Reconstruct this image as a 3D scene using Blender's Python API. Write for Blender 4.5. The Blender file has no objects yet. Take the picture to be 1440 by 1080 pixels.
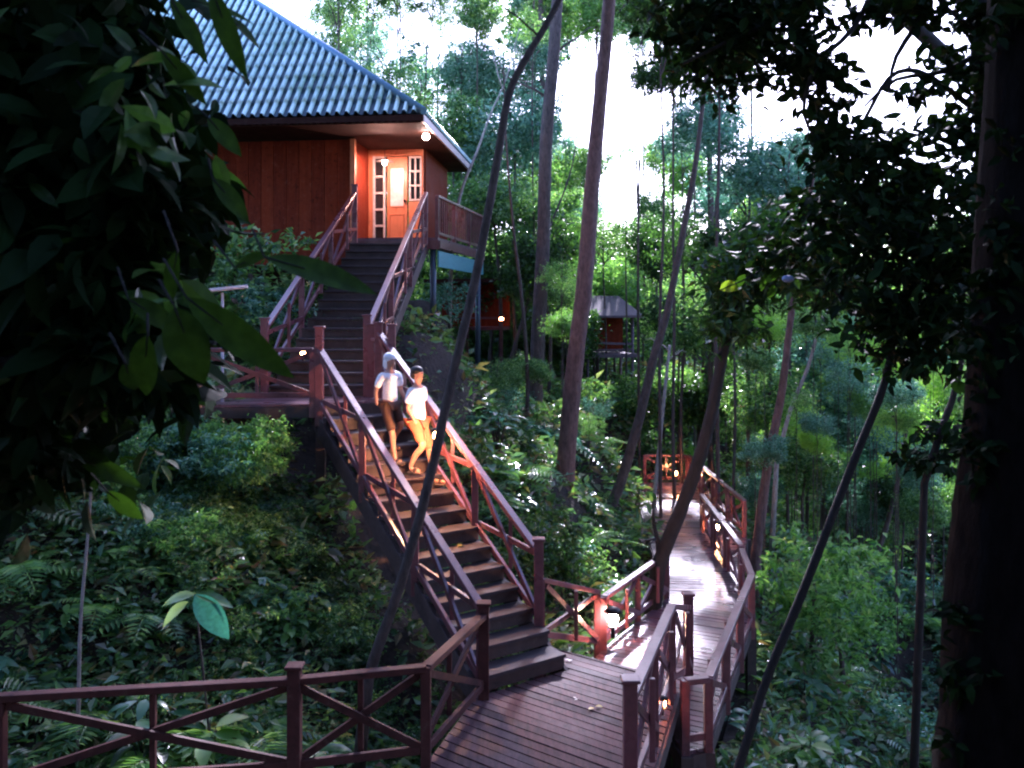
import bpy, math, random
import numpy as np
from mathutils import Vector, Matrix

random.seed(7)
RNG = np.random.default_rng(11)
R = math.radians
scene = bpy.context.scene
col = scene.collection
F, CX, HY = 1250.0, 720.0, 440.0          # focal length in photo pixels, principal column, horizon row


def W(px, py, Y):
    """world point seen at photo pixel (px, py) when it stands Y metres in front of the lens"""
    return ((px - CX) / F * Y, Y, (HY - py) / F * Y)


# ------------------------------------------------------------------ tagging
def tag(o, label=None, cat=None, group=None, kind=None):
    if label: o['label'] = label
    if cat: o['category'] = cat
    if group: o['group'] = group
    if kind: o['kind'] = kind
    return o


def empty(name, loc=(0, 0, 0), rz=0.0, label=None, cat=None, group=None):
    o = bpy.data.objects.new(name, None)
    o.empty_display_size = 0.2
    o.location = loc
    o.rotation_euler = (0, 0, rz)
    col.objects.link(o)
    return tag(o, label, cat, group)


def link(name, mesh, parent=None, mat=None):
    if mat is not None and not mesh.materials:
        mesh.materials.append(mat)
    o = bpy.data.objects.new(name, mesh)
    col.objects.link(o)
    if parent is not None:
        o.parent = parent
    return o


KIDS = {}


def copy_tree(o, parent=None):
    c = o.copy()
    col.objects.link(c)
    if parent is not None:
        c.parent = parent
    for ch in list(o.children):
        copy_tree(ch, c)
    return c


# ------------------------------------------------------------------ mesh builders
class MB:
    def __init__(self):
        self.v, self.f, self.sm = [], [], []

    def box(self, c, s, m=None):
        """axis box, centre c, size s, optional matrix"""
        x, y, z = s[0] / 2, s[1] / 2, s[2] / 2
        n = len(self.v)
        for dx, dy, dz in ((-x, -y, -z), (x, -y, -z), (x, y, -z), (-x, y, -z), (-x, -y, z), (x, -y, z), (x, y, z), (-x, y, z)):
            p = Vector((c[0] + dx, c[1] + dy, c[2] + dz))
            if m is not None: p = m @ p
            self.v.append(tuple(p))
        for q in ((0, 3, 2, 1), (4, 5, 6, 7), (0, 1, 5, 4), (1, 2, 6, 5), (2, 3, 7, 6), (3, 0, 4, 7)):
            self.f.append(tuple(n + i for i in q)); self.sm.append(False)
        return self

    def beam(self, p, q, w, h, roll=0.0):
        """square timber from p to q, w across, h tall"""
        p, q = Vector(p), Vector(q)
        d = (q - p)
        L = d.length
        d = d.normalized()
        up = Vector((0, 0, 1))
        if abs(d.z) > 0.97: up = Vector((0, 1, 0))
        s = d.cross(up).normalized()
        u = s.cross(d).normalized()
        if roll:
            m = Matrix.Rotation(roll, 3, d); s = m @ s; u = m @ u
        n = len(self.v)
        for a in (p, q):
            for cs, cu in ((-1, -1), (1, -1), (1, 1), (-1, 1)):
                self.v.append(tuple(a + s * (cs * w / 2) + u * (cu * h / 2)))
        for f in ((0, 1, 2, 3), (7, 6, 5, 4), (0, 4, 5, 1), (1, 5, 6, 2), (2, 6, 7, 3), (3, 7, 4, 0)):
            self.f.append(tuple(n + i for i in f)); self.sm.append(False)
        return self

    def tube(self, pts, rad, seg=10, wob=0.0, rnd=None, cap=True):
        pts = [Vector(p) for p in pts]
        n0 = len(self.v)
        prev = None
        for i, p in enumerate(pts):
            a = pts[max(i - 1, 0)]; b = pts[min(i + 1, len(pts) - 1)]
            d = (b - a).normalized()
            if prev is None:
                ref = Vector((1, 0, 0)) if abs(d.x) < 0.9 else Vector((0, 1, 0))
                s = d.cross(ref).normalized()
            else:
                s = (prev - d * prev.dot(d)).normalized()
            prev = s
            t = d.cross(s)
            for k in range(seg):
                a_ = 2 * math.pi * k / seg
                r = rad[i]
                if wob: r *= 1 + wob * (rnd.random() - 0.5)
                self.v.append(tuple(p + s * (math.cos(a_) * r) + t * (math.sin(a_) * r)))
        for i in range(len(pts) - 1):
            for k in range(seg):
                a = n0 + i * seg + k; b = n0 + i * seg + (k + 1) % seg
                self.f.append((a, b, b + seg, a + seg)); self.sm.append(True)
        if cap:
            self.f.append(tuple(n0 + k for k in range(seg))[::-1]); self.sm.append(False)
            e = n0 + (len(pts) - 1) * seg
            self.f.append(tuple(e + k for k in range(seg))); self.sm.append(False)
        return self

    def ball(self, c, r, seg=14, rings=9):
        rx, ry, rz = (r, r, r) if not hasattr(r, '__len__') else r
        n0 = len(self.v)
        self.v.append((c[0], c[1], c[2] - rz))
        for i in range(1, rings):
            ph = -math.pi / 2 + math.pi * i / rings
            for k in range(seg):
                a = 2 * math.pi * k / seg
                self.v.append((c[0] + rx * math.cos(ph) * math.cos(a), c[1] + ry * math.cos(ph) * math.sin(a), c[2] + rz * math.sin(ph)))
        self.v.append((c[0], c[1], c[2] + rz))
        top = len(self.v) - 1
        for k in range(seg):
            self.f.append((n0, n0 + 1 + (k + 1) % seg, n0 + 1 + k)); self.sm.append(True)
            for i in range(rings - 2):
                a = n0 + 1 + i * seg + k; b = n0 + 1 + i * seg + (k + 1) % seg
                self.f.append((a, b, b + seg, a + seg)); self.sm.append(True)
            l = n0 + 1 + (rings - 2) * seg
            self.f.append((l + k, l + (k + 1) % seg, top)); self.sm.append(True)
        return self

    def prism(self, poly, z0, z1):
        n = len(self.v); k = len(poly)
        for z in (z0, z1):
            for p in poly: self.v.append((p[0], p[1], z))
        self.f.append(tuple(range(n, n + k))[::-1]); self.sm.append(False)
        self.f.append(tuple(range(n + k, n + 2 * k))); self.sm.append(False)
        for i in range(k):
            j = (i + 1) % k
            self.f.append((n + i, n + j, n + k + j, n + k + i)); self.sm.append(False)
        return self

    def mesh(self, name):
        me = bpy.data.meshes.new(name)
        me.from_pydata(self.v, [], self.f)
        me.polygons.foreach_set('use_smooth', self.sm)
        me.update()
        return me

    def build(self, name, mat, parent=None, bevel=0.0):
        o = link(name, self.mesh(name), parent, mat)
        if bevel:
            b = o.modifiers.new('bevel', 'BEVEL'); b.width = bevel; b.segments = 1; b.limit_method = 'ANGLE'
        return o


def np_mesh(name, verts, faces, smooth=False, mats=None, matidx=None):
    me = bpy.data.meshes.new(name)
    nv, nf, k = len(verts), len(faces), faces.shape[1]
    me.vertices.add(nv); me.vertices.foreach_set('co', np.ascontiguousarray(verts, dtype=np.float32).ravel())
    me.loops.add(nf * k); me.loops.foreach_set('vertex_index', np.ascontiguousarray(faces, dtype=np.int32).ravel())
    me.polygons.add(nf)
    me.polygons.foreach_set('loop_start', np.arange(0, nf * k, k, dtype=np.int32))
    me.polygons.foreach_set('loop_total', np.full(nf, k, dtype=np.int32))
    me.polygons.foreach_set('use_smooth', np.full(nf, smooth, dtype=bool))
    me.update(calc_edges=True)
    return me


def nrm(a):
    return a / np.maximum(np.linalg.norm(a, axis=1, keepdims=True), 1e-9)


def leaf_arrays(base, d, n, L, wid, st=2, droop=0.25, fold=0.25):
    """many leaves at once; st stations between base and tip"""
    N = len(base)
    d = nrm(d); s = nrm(np.cross(d, n)); n = np.cross(s, d)
    L = np.broadcast_to(L, (N,)).reshape(N, 1); wd = np.broadcast_to(wid, (N,)).reshape(N, 1)
    if st <= 1:
        v = np.empty((N, 4, 3))
        v[:, 0] = base
        v[:, 1] = base + d * L * 0.45 + s * wd * 0.5 + n * wd * fold * 0.5
        v[:, 2] = base + d * L - n * L * droop
        v[:, 3] = base + d * L * 0.45 - s * wd * 0.5 + n * wd * fold * 0.5
        f = np.array([[0, 1, 2], [0, 2, 3]])
        F_ = (f[None] + (np.arange(N) * 4)[:, None, None]).reshape(-1, 3)
        return v.reshape(-1, 3), F_
    ts = np.linspace(0, 1, st + 2)
    prof = np.sin(np.pi * ts ** 0.8) ** 0.85
    prof[0] = 0.04; prof[-1] = 0.02
    m = len(ts)
    v = np.empty((N, m * 3, 3))
    for i, t in enumerate(ts):
        c = base + d * L * t * (1 - 0.12 * t) - n * L * droop * t * t
        w_ = wd * 0.5 * prof[i]
        v[:, i * 3] = c + s * w_ + n * w_ * fold
        v[:, i * 3 + 1] = c
        v[:, i * 3 + 2] = c - s * w_ + n * w_ * fold
    f = []
    for i in range(m - 1):
        a = i * 3
        f += [[a, a + 1, a + 4, a + 3], [a + 1, a + 2, a + 5, a + 4]]
    f = np.array(f)
    F_ = (f[None] + (np.arange(N) * m * 3)[:, None, None]).reshape(-1, 4)
    return v.reshape(-1, 3), F_


def blob_points(c, r, n, rng, clump=0.28, npc=26):
    """points gathered in clumps through an ellipsoid"""
    c = np.array(c, float); r = np.array(r, float)
    k = max(int(n / npc), 3)
    u = nrm(rng.normal(size=(k, 3))) * (rng.random((k, 1)) ** 0.45)
    cc = u * r
    idx = rng.integers(0, k, n)
    sz = (0.55 + 0.9 * rng.random(k)) * clump * r.min()
    return c + cc[idx] + rng.normal(size=(n, 3)) * sz[idx][:, None] * np.array([1, 1, 0.75]), idx


def leaf_dirs(n, rng, down=0.35, up=0.9):
    d = rng.normal(size=(n, 3)); d[:, 2] = d[:, 2] * 0.6 - down
    nn = rng.normal(size=(n, 3)) * 0.55; nn[:, 2] += up
    return d, nn


def cloud_mesh(name, blobs, leafL, rng, aspect=0.45, st=1, npc=26, clump=0.28, down=0.35):
    """blobs: (centre, radii, count)"""
    B = [blob_points(c, r, n, rng, clump, npc)[0] for c, r, n in blobs]
    P = np.concatenate(B)
    n = len(P)
    d, nn = leaf_dirs(n, rng, down)
    L = leafL * (0.6 + 0.8 * rng.random(n))
    v, f = leaf_arrays(P, d, nn, L, L * aspect * (0.8 + 0.4 * rng.random(n)), st)
    return np_mesh(name, v, f, smooth=False)


# ------------------------------------------------------------------ materials
def new_mat(name):
    m = bpy.data.materials.new(name); m.use_nodes = True
    nt = m.node_tree
    return m, nt, nt.nodes['Principled BSDF'], nt.nodes['Material Output']


def ramp(nt, stops):
    r = nt.nodes.new('ShaderNodeValToRGB')
    el = r.color_ramp.elements
    while len(el) < len(stops): el.new(0.5)
    for e, (p, c) in zip(el, stops):
        e.position = p; e.color = (*c, 1)
    return r


def wood(name, c1, c2, rough=0.45, scale=(3, 3, 30), bump=0.25, spec=0.5):
    m, nt, b, out = new_mat(name)
    tc = nt.nodes.new('ShaderNodeTexCoord'); mp = nt.nodes.new('ShaderNodeMapping')
    mp.inputs['Scale'].default_value = scale
    nt.links.new(tc.outputs['Object'], mp.inputs['Vector'])
    n1 = nt.nodes.new('ShaderNodeTexNoise'); n1.inputs['Scale'].default_value = 1.6; n1.inputs['Detail'].default_value = 6
    n1.inputs['Roughness'].default_value = 0.7
    nt.links.new(mp.outputs[0], n1.inputs['Vector'])
    n2 = nt.nodes.new('ShaderNodeTexNoise'); n2.inputs['Scale'].default_value = 2.2; n2.inputs['Detail'].default_value = 3
    nt.links.new(tc.outputs['Object'], n2.inputs['Vector'])
    isl = nt.nodes.new('ShaderNodeNewGeometry')
    a = nt.nodes.new('ShaderNodeMath'); a.operation = 'MULTIPLY_ADD'; a.inputs[1].default_value = 0.45
    nt.links.new(isl.outputs['Random Per Island'], a.inputs[0]); nt.links.new(n1.outputs['Fac'], a.inputs[2])
    s_ = nt.nodes.new('ShaderNodeMath'); s_.operation = 'SUBTRACT'; s_.inputs[1].default_value = 0.2
    nt.links.new(a.outputs[0], s_.inputs[0])
    r = ramp(nt, [(0.3, c1), (0.75, c2)])
    nt.links.new(s_.outputs[0], r.inputs[0])
    n3 = nt.nodes.new('ShaderNodeTexNoise'); n3.inputs['Scale'].default_value = 9; n3.inputs['Detail'].default_value = 8; n3.inputs['Roughness'].default_value = .75
    nt.links.new(tc.outputs['Object'], n3.inputs['Vector'])
    wr = ramp(nt, [(.56, (0, 0, 0)), (.66, (.5, .5, .5))]); nt.links.new(n3.outputs['Fac'], wr.inputs[0])
    mw = nt.nodes.new('ShaderNodeMix'); mw.data_type = 'RGBA'; nt.links.new(wr.outputs[0], mw.inputs[0])
    nt.links.new(r.outputs[0], mw.inputs[6]); mw.inputs[7].default_value = (c2[0] * .9 + .05, c2[1] + .05, c2[2] + .04, 1)
    dk = ramp(nt, [(.30, (.35, .35, .35)), (.45, (1, 1, 1))]); nt.links.new(n3.outputs['Fac'], dk.inputs[0])
    md = nt.nodes.new('ShaderNodeMix'); md.data_type = 'RGBA'; md.blend_type = 'MULTIPLY'; md.inputs[0].default_value = 1
    nt.links.new(mw.outputs[2], md.inputs[6]); nt.links.new(dk.outputs[0], md.inputs[7])
    nt.links.new(md.outputs[2], b.inputs['Base Color'])
    rr = nt.nodes.new('ShaderNodeMapRange'); rr.inputs[3].default_value = rough - 0.12; rr.inputs[4].default_value = rough + 0.22
    nt.links.new(n2.outputs['Fac'], rr.inputs[0]); nt.links.new(rr.outputs[0], b.inputs['Roughness'])
    b.inputs['Specular IOR Level'].default_value = spec
    bp = nt.nodes.new('ShaderNodeBump'); bp.inputs['Strength'].default_value = bump; bp.inputs['Distance'].default_value = 0.01
    nt.links.new(n1.outputs['Fac'], bp.inputs['Height']); nt.links.new(bp.outputs[0], b.inputs['Normal'])
    return m


def leafmat(name, cols, trans=0.35, rough=0.38, tcol=None, spec=0.5, mottle=False):
    m, nt, b, out = new_mat(name)
    g = nt.nodes.new('ShaderNodeNewGeometry')
    r = ramp(nt, [(i / max(len(cols) - 1, 1), c) for i, c in enumerate(cols)])
    nt.links.new(g.outputs['Random Per Island'], r.inputs[0])
    if mottle:
        nz = nt.nodes.new('ShaderNodeTexNoise'); nz.inputs['Scale'].default_value = 22; nz.inputs['Detail'].default_value = 5
        tc = nt.nodes.new('ShaderNodeTexCoord'); nt.links.new(tc.outputs['Object'], nz.inputs['Vector'])
        r2 = ramp(nt, [(.35, (.45, .5, .45)), (.55, (1, 1, 1)), (.72, (1.7, 1.6, 1.1))]); nt.links.new(nz.outputs['Fac'], r2.inputs[0])
        mm = nt.nodes.new('ShaderNodeMix'); mm.data_type = 'RGBA'; mm.blend_type = 'MULTIPLY'; mm.inputs[0].default_value = 1
        nt.links.new(r.outputs[0], mm.inputs[6]); nt.links.new(r2.outputs[0], mm.inputs[7])
        nt.links.new(mm.outputs[2], b.inputs['Base Color'])
        bp = nt.nodes.new('ShaderNodeBump'); bp.inputs['Strength'].default_value = .4; bp.inputs['Distance'].default_value = .01
        nt.links.new(nz.outputs['Fac'], bp.inputs['Height']); nt.links.new(bp.outputs[0], b.inputs['Normal'])
    else:
        nt.links.new(r.outputs[0], b.inputs['Base Color'])
    b.inputs['Roughness'].default_value = rough
    b.inputs['Specular IOR Level'].default_value = spec
    t = nt.nodes.new('ShaderNodeBsdfTranslucent')
    hs = nt.nodes.new('ShaderNodeMix'); hs.data_type = 'RGBA'; hs.blend_type = 'MULTIPLY'; hs.inputs[0].default_value = 1.0
    hs.inputs[7].default_value = (*(tcol or (1.6, 2.0, 0.7)), 1)
    nt.links.new(r.outputs[0], hs.inputs[6]); nt.links.new(hs.outputs[2], t.inputs['Color'])
    mx = nt.nodes.new('ShaderNodeMixShader'); mx.inputs[0].default_value = trans
    nt.links.new(b.outputs[0], mx.inputs[1]); nt.links.new(t.outputs[0], mx.inputs[2])
    nt.links.new(mx.outputs[0], out.inputs['Surface'])
    return m


def bark(name, c1, c2, scale=6.0, rough=0.8):
    m, nt, b, out = new_mat(name)
    tc = nt.nodes.new('ShaderNodeTexCoord'); mp = nt.nodes.new('ShaderNodeMapping')
    mp.inputs['Scale'].default_value = (scale, scale, scale * 0.35)
    nt.links.new(tc.outputs['Object'], mp.inputs['Vector'])
    n1 = nt.nodes.new('ShaderNodeTexNoise'); n1.inputs['Scale'].default_value = 2.5; n1.inputs['Detail'].default_value = 8
    n1.inputs['Roughness'].default_value = 0.75
    nt.links.new(mp.outputs[0], n1.inputs['Vector'])
    r = ramp(nt, [(0.35, c1), (0.7, c2)])
    nt.links.new(n1.outputs['Fac'], r.inputs[0]); nt.links.new(r.outputs[0], b.inputs['Base Color'])
    b.inputs['Roughness'].default_value = rough
    bp = nt.nodes.new('ShaderNodeBump'); bp.inputs['Strength'].default_value = 1.0; bp.inputs['Distance'].default_value = 0.04
    nt.links.new(n1.outputs['Fac'], bp.inputs['Height']); nt.links.new(bp.outputs[0], b.inputs['Normal'])
    return m


def plain(name, c, rough=0.5, metal=0.0, var=0.15, scale=12.0):
    m, nt, b, out = new_mat(name)
    tc = nt.nodes.new('ShaderNodeTexCoord')
    n1 = nt.nodes.new('ShaderNodeTexNoise'); n1.inputs['Scale'].default_value = scale; n1.inputs['Detail'].default_value = 4
    nt.links.new(tc.outputs['Object'], n1.inputs['Vector'])
    r = ramp(nt, [(0.3, tuple(x * (1 - var) for x in c)), (0.7, tuple(min(x * (1 + var), 1) for x in c))])
    nt.links.new(n1.outputs['Fac'], r.inputs[0]); nt.links.new(r.outputs[0], b.inputs['Base Color'])
    b.inputs['Roughness'].default_value = rough; b.inputs['Metallic'].default_value = metal
    return m


def emis(name, c, s):
    m, nt, b, out = new_mat(name)
    e = nt.nodes.new('ShaderNodeEmission'); e.inputs[0].default_value = (*c, 1); e.inputs[1].default_value = s
    nt.links.new(e.outputs[0], out.inputs['Surface'])
    return m


M = {}
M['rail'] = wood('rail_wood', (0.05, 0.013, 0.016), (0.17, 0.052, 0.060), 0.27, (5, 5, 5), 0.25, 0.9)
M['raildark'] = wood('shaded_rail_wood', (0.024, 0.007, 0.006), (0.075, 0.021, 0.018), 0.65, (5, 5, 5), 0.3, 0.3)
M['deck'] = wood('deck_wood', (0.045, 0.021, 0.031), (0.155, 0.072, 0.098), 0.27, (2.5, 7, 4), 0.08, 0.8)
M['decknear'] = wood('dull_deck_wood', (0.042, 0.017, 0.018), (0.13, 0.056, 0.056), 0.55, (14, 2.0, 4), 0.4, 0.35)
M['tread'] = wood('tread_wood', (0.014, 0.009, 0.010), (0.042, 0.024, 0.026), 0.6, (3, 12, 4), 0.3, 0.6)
M['beam'] = wood('beam_wood', (0.03, 0.018, 0.016), (0.08, 0.045, 0.04), 0.6, (3, 3, 3), 0.3)
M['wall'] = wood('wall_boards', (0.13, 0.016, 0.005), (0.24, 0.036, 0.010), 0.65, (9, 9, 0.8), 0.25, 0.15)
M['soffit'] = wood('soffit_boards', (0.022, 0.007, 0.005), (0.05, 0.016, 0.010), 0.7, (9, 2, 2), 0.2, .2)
M['doorwood'] = wood('door_wood', (0.42, 0.13, 0.05), (0.62, 0.22, 0.10), 0.35, (6, 6, 0.8), 0.15)
M['frame'] = plain('white_trim', (0.62, 0.55, 0.52), 0.4)
M['glass'] = plain('window_glass', (0.02, 0.025, 0.03), 0.06, 0.0, 0.1)
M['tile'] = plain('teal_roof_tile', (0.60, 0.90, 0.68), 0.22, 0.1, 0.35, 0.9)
M['tilelow'] = plain('shaded_tile_channel', (0.02, 0.06, 0.075), 0.5, 0.0, 0.5, 5.0)  # dark colour between the tile ribs, painting the shade of the channels
M['hip'] = plain('hip_cap_metal', (0.12, 0.26, 0.36), 0.3)
M['fascia'] = plain('pink_white_fascia', (0.50, 0.40, 0.40), 0.45)
M['hut'] = plain('weathered_purple_brown_timber', (.12, .075, .09), .6)
M['teal'] = plain('teal_skirting_paint', (0.07, 0.25, 0.27), 0.5)
M['post'] = plain('dark_steel_post', (0.035, 0.05, 0.07), 0.35)
M['metal'] = plain('lamp_metal', (0.03, 0.025, 0.022), 0.4, 0.6)
M['slab'] = plain('white_slab', (0.62, 0.64, 0.74), 0.4)
M['bulb'] = emis('warm_bulb', (1.0, 0.50, 0.16), 40.0)
M['bulb2'] = emis('orange_bulb', (1.0, 0.36, 0.10), 26.0)
M['bulbw'] = emis('white_bulb', (1.0, 0.72, 0.48), 30.0)
M['shirt'] = plain('white_cotton', (0.82, 0.82, 0.84), 0.8, 0, 0.06, 30)
for k_ in ('shirt',):
    nt_ = M[k_].node_tree; n_ = nt_.nodes.new('ShaderNodeTexNoise'); n_.inputs['Scale'].default_value = 9; n_.inputs['Distortion'].default_value = 1.5
    t_ = nt_.nodes.new('ShaderNodeTexCoord'); nt_.links.new(t_.outputs['Object'], n_.inputs['Vector'])
    p_ = nt_.nodes.new('ShaderNodeBump'); p_.inputs['Strength'].default_value = .8; p_.inputs['Distance'].default_value = .03
    nt_.links.new(n_.outputs['Fac'], p_.inputs['Height']); nt_.links.new(p_.outputs[0], nt_.nodes['Principled BSDF'].inputs['Normal'])
M['skin'] = plain('skin', (0.42, 0.20, 0.13), 0.5, 0, 0.08)
M['hair'] = plain('dark_hair', (0.015, 0.010, 0.009), 0.5)
M['shorts'] = plain('rust_red_cotton', (0.40, 0.09, 0.035), 0.8, 0, 0.2)
M['shorts2'] = plain('dark_brown_cotton', (0.07, 0.03, 0.018), 0.8, 0, 0.2)
M['sandal'] = plain('sandal_leather', (0.06, 0.035, 0.025), 0.6)
M['eye'] = plain('eye_dark', (0.01, 0.01, 0.01), 0.2)
M['litter'] = leafmat('yellow_fallen_leaf', [(0.55, 0.40, 0.06), (0.62, 0.42, 0.10)], 0.2)
M['paleleaf'] = leafmat('pale_fallen_leaf', [(0.62, 0.55, 0.55), (0.5, 0.4, 0.3)], 0.1)
M['bark'] = bark('grey_brown_bark', (0.035, 0.025, 0.022), (0.14, 0.10, 0.085))
M['barkdark'] = bark('dark_wet_bark', (0.008, 0.007, 0.006), (0.03, 0.024, 0.022))
M['barkblack'] = bark('black_bark', (0.004, 0.0035, 0.003), (0.016, 0.012, 0.011))
M['barkblack'].node_tree.nodes['Principled BSDF'].inputs['Specular IOR Level'].default_value = .08
M['barkpale'] = bark('pale_bark', (0.22, 0.20, 0.19), (0.55, 0.50, 0.46), 10)
M['barkred'] = bark('reddish_bark', (0.09, 0.045, 0.04), (0.25, 0.14, 0.12))
G = {
    'dark': leafmat('dark_foliage', [(0.014, 0.035, 0.012), (0.03, 0.075, 0.022), (0.065, 0.14, 0.04)], 0.4),
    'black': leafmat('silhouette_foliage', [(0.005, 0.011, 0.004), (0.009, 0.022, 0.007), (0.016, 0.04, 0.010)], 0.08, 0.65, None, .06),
    'mid': leafmat('mid_green_foliage', [(0.02, 0.06, 0.025), (0.06, 0.15, 0.06), (0.13, 0.24, 0.13), (0.05, 0.13, 0.035), (0.22, 0.36, 0.12), (0.30, 0.40, 0.28)], 0.40, .25),
    'blue': leafmat('blue_green_foliage', [(0.025, 0.075, 0.05), (0.07, 0.17, 0.10), (0.16, 0.30, 0.22), (0.05, 0.14, 0.06), (0.22, 0.36, 0.20), (0.30, 0.42, 0.36)], 0.40, 0.25, (1.2, 1.8, 1.6)),
    'bright': leafmat('bright_green_foliage', [(0.03, 0.10, 0.03), (0.09, 0.21, 0.06), (0.20, 0.36, 0.10), (0.12, 0.26, 0.12), (0.30, 0.42, 0.16)], 0.42),
    'lime': leafmat('lime_green_foliage', [(0.15, 0.30, 0.05), (0.24, 0.42, 0.08), (0.34, 0.50, 0.12)], 0.45),
    'under': leafmat('undergrowth_leaves', [(0.022, 0.055, 0.022), (0.06, 0.14, 0.055), (0.17, 0.29, 0.09), (0.14, 0.26, 0.18), (0.08, 0.16, 0.06), (0.17, 0.10, 0.06), (0.28, 0.36, 0.22)], 0.35, 0.28),
    'hero': leafmat('big_leaf_green', [(0.014, 0.036, 0.006), (0.024, 0.058, 0.009), (0.040, 0.090, 0.014)], 0.25, 0.55, (1.2, 1.5, 0.4), .15, True),
    'spray': leafmat('lit_spray_leaves', [(0.02, 0.055, 0.012), (0.05, 0.11, 0.03), (0.12, 0.22, 0.08)], 0.4, .35, None, .4, True),
    'heroteal': leafmat('teal_big_leaf', [(0.05, 0.26, 0.19), (0.08, 0.30, 0.22)], 0.3, 0.3, (1.0, 1.4, 1.0), .5, True),
}


def soil():
    m, nt, b, out = new_mat('forest_soil')
    tc = nt.nodes.new('ShaderNodeTexCoord')
    n1 = nt.nodes.new('ShaderNodeTexNoise'); n1.inputs['Scale'].default_value = 3.0; n1.inputs['Detail'].default_value = 10
    n1.inputs['Roughness'].default_value = 0.8
    v = nt.nodes.new('ShaderNodeTexVoronoi'); v.inputs['Scale'].default_value = 14.0
    for x in (n1, v): nt.links.new(tc.outputs['Object'], x.inputs['Vector'])
    r = ramp(nt, [(0.3, (0.010, 0.007, 0.006)), (0.55, (0.026, 0.017, 0.013)), (0.75, (0.055, 0.036, 0.028))])
    mx = nt.nodes.new('ShaderNodeMath'); mx.operation = 'MULTIPLY_ADD'; mx.inputs[1].default_value = 0.35
    nt.links.new(v.outputs['Distance'], mx.inputs[0]); nt.links.new(n1.outputs['Fac'], mx.inputs[2])
    nt.links.new(mx.outputs[0], r.inputs[0]); nt.links.new(r.outputs[0], b.inputs['Base Color'])
    b.inputs['Roughness'].default_value = 0.9
    bp = nt.nodes.new('ShaderNodeBump'); bp.inputs['Strength'].default_value = 1.0; bp.inputs['Distance'].default_value = 0.05
    nt.links.new(mx.outputs[0], bp.inputs['Height']); nt.links.new(bp.outputs[0], b.inputs['Normal'])
    return m


M['soil'] = soil()

# ------------------------------------------------------------------ terrain
CTRL = np.array([
    (-.3, 9.5, -5.1), (0, 8, -5.3), (1, 10.5, -5.5), (2, 12.5, -6.0), (3.3, 16, -6.0), (4, 20, -5.8), (4.3, 24, -5.5), (5, 28, -5),
    (-1.4, 11.4, -3.9), (-2.8, 13.5, -2.6), (-2.4, 16, -1.6), (-2.2, 19, -.3), (-3, 22, .4), (-8, 21, .6), (-6, 17, -.3), (-5, 14, -1.4),
    (-4, 11, -2.9), (-6, 11, -2.0), (-3, 9, -4.3), (-5, 7.5, -4.2), (-8, 9, -2.3), (-3, 7, -5.0), (-12, 14, .3), (-20, 20, 3), (-20, 8, .5),
    (0, 14, -3.9), (0, 18, -3.1), (1, 22, -2.8), (2, 27, -2.6), (-1, 16, -2.7), (2, 15.8, -5.1), (2.8, 20, -4.9), (-.2, 12.3, -4.3), (1, 13.4, -5.0),
    (6, 12, -7.5), (8, 16, -8), (10, 24, -8.5), (8, 30, -7.5), (14, 20, -7), (20, 30, -4), (30, 30, 0), (15, 40, -4), (5, 40, -3), (0, 40, -1),
    (-10, 40, 3), (0, 70, 2), (30, 70, 4), (-40, 60, 8), (3, 6, -7), (6, 4, -7), (0, 3, -6), (-6, 3, -4.5), (0, -5, -3.5), (6, -4, -4), (-8, -4, -3),
    (80, 60, 5), (-90, 40, 8), (0, 140, 6), (100, 140, 8), (-100, 140, 9), (60, 0, 0), (-60, 0, 4), (0, -20, -3)], float)


def ground(x, y):
    x = np.asarray(x, float); y = np.asarray(y, float)
    d2 = (x[..., None] - CTRL[:, 0]) ** 2 + (y[..., None] - CTRL[:, 1]) ** 2 + 0.35
    w = d2 ** -1.7
    z = (w * CTRL[:, 2]).sum(-1) / w.sum(-1)
    return z + 0.10 * np.sin(x * 2.1 + 1.3 * np.sin(y * 1.1)) * np.cos(y * 1.7) + 0.05 * np.sin(x * 5.3 + y * 3.1)


def gz(x, y):
    return float(ground(np.array([x]), np.array([y]))[0])


def build_ground():
    n = 260
    a = np.linspace(-1, 1, n)
    gx = np.sign(a) * (np.abs(a) ** 2.6 * 84) + a * 22
    b = np.linspace(-.55, 1, n)
    gy = np.sign(b) * (np.abs(b) ** 2.8 * 112) + b * 34 + 6
    X, Y = np.meshgrid(gx, gy)
    Z = ground(X, Y)
    v = np.stack([X, Y, Z], -1).reshape(-1, 3)
    i, j = np.meshgrid(np.arange(n - 1), np.arange(n - 1))
    q = (j * n + i).ravel()
    f = np.stack([q, q + 1, q + n + 1, q + n], -1)
    me = np_mesh('ground', v, f, True)
    return tag(link('ground', me, None, M['soil']), kind='structure')


build_ground()


# ------------------------------------------------------------------ decks (paths)
def clip_poly(poly, a, nx, ny):
    """keep the side of convex-ish polygon where n.p >= a"""
    out = []
    for i in range(len(poly)):
        p, q = poly[i], poly[(i + 1) % len(poly)]
        dp = p[0] * nx + p[1] * ny - a; dq = q[0] * nx + q[1] * ny - a
        if dp >= 0: out.append(p)
        if (dp >= 0) != (dq >= 0):
            t = dp / (dp - dq)
            out.append((p[0] + (q[0] - p[0]) * t, p[1] + (q[1] - p[1]) * t))
    return out


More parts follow.
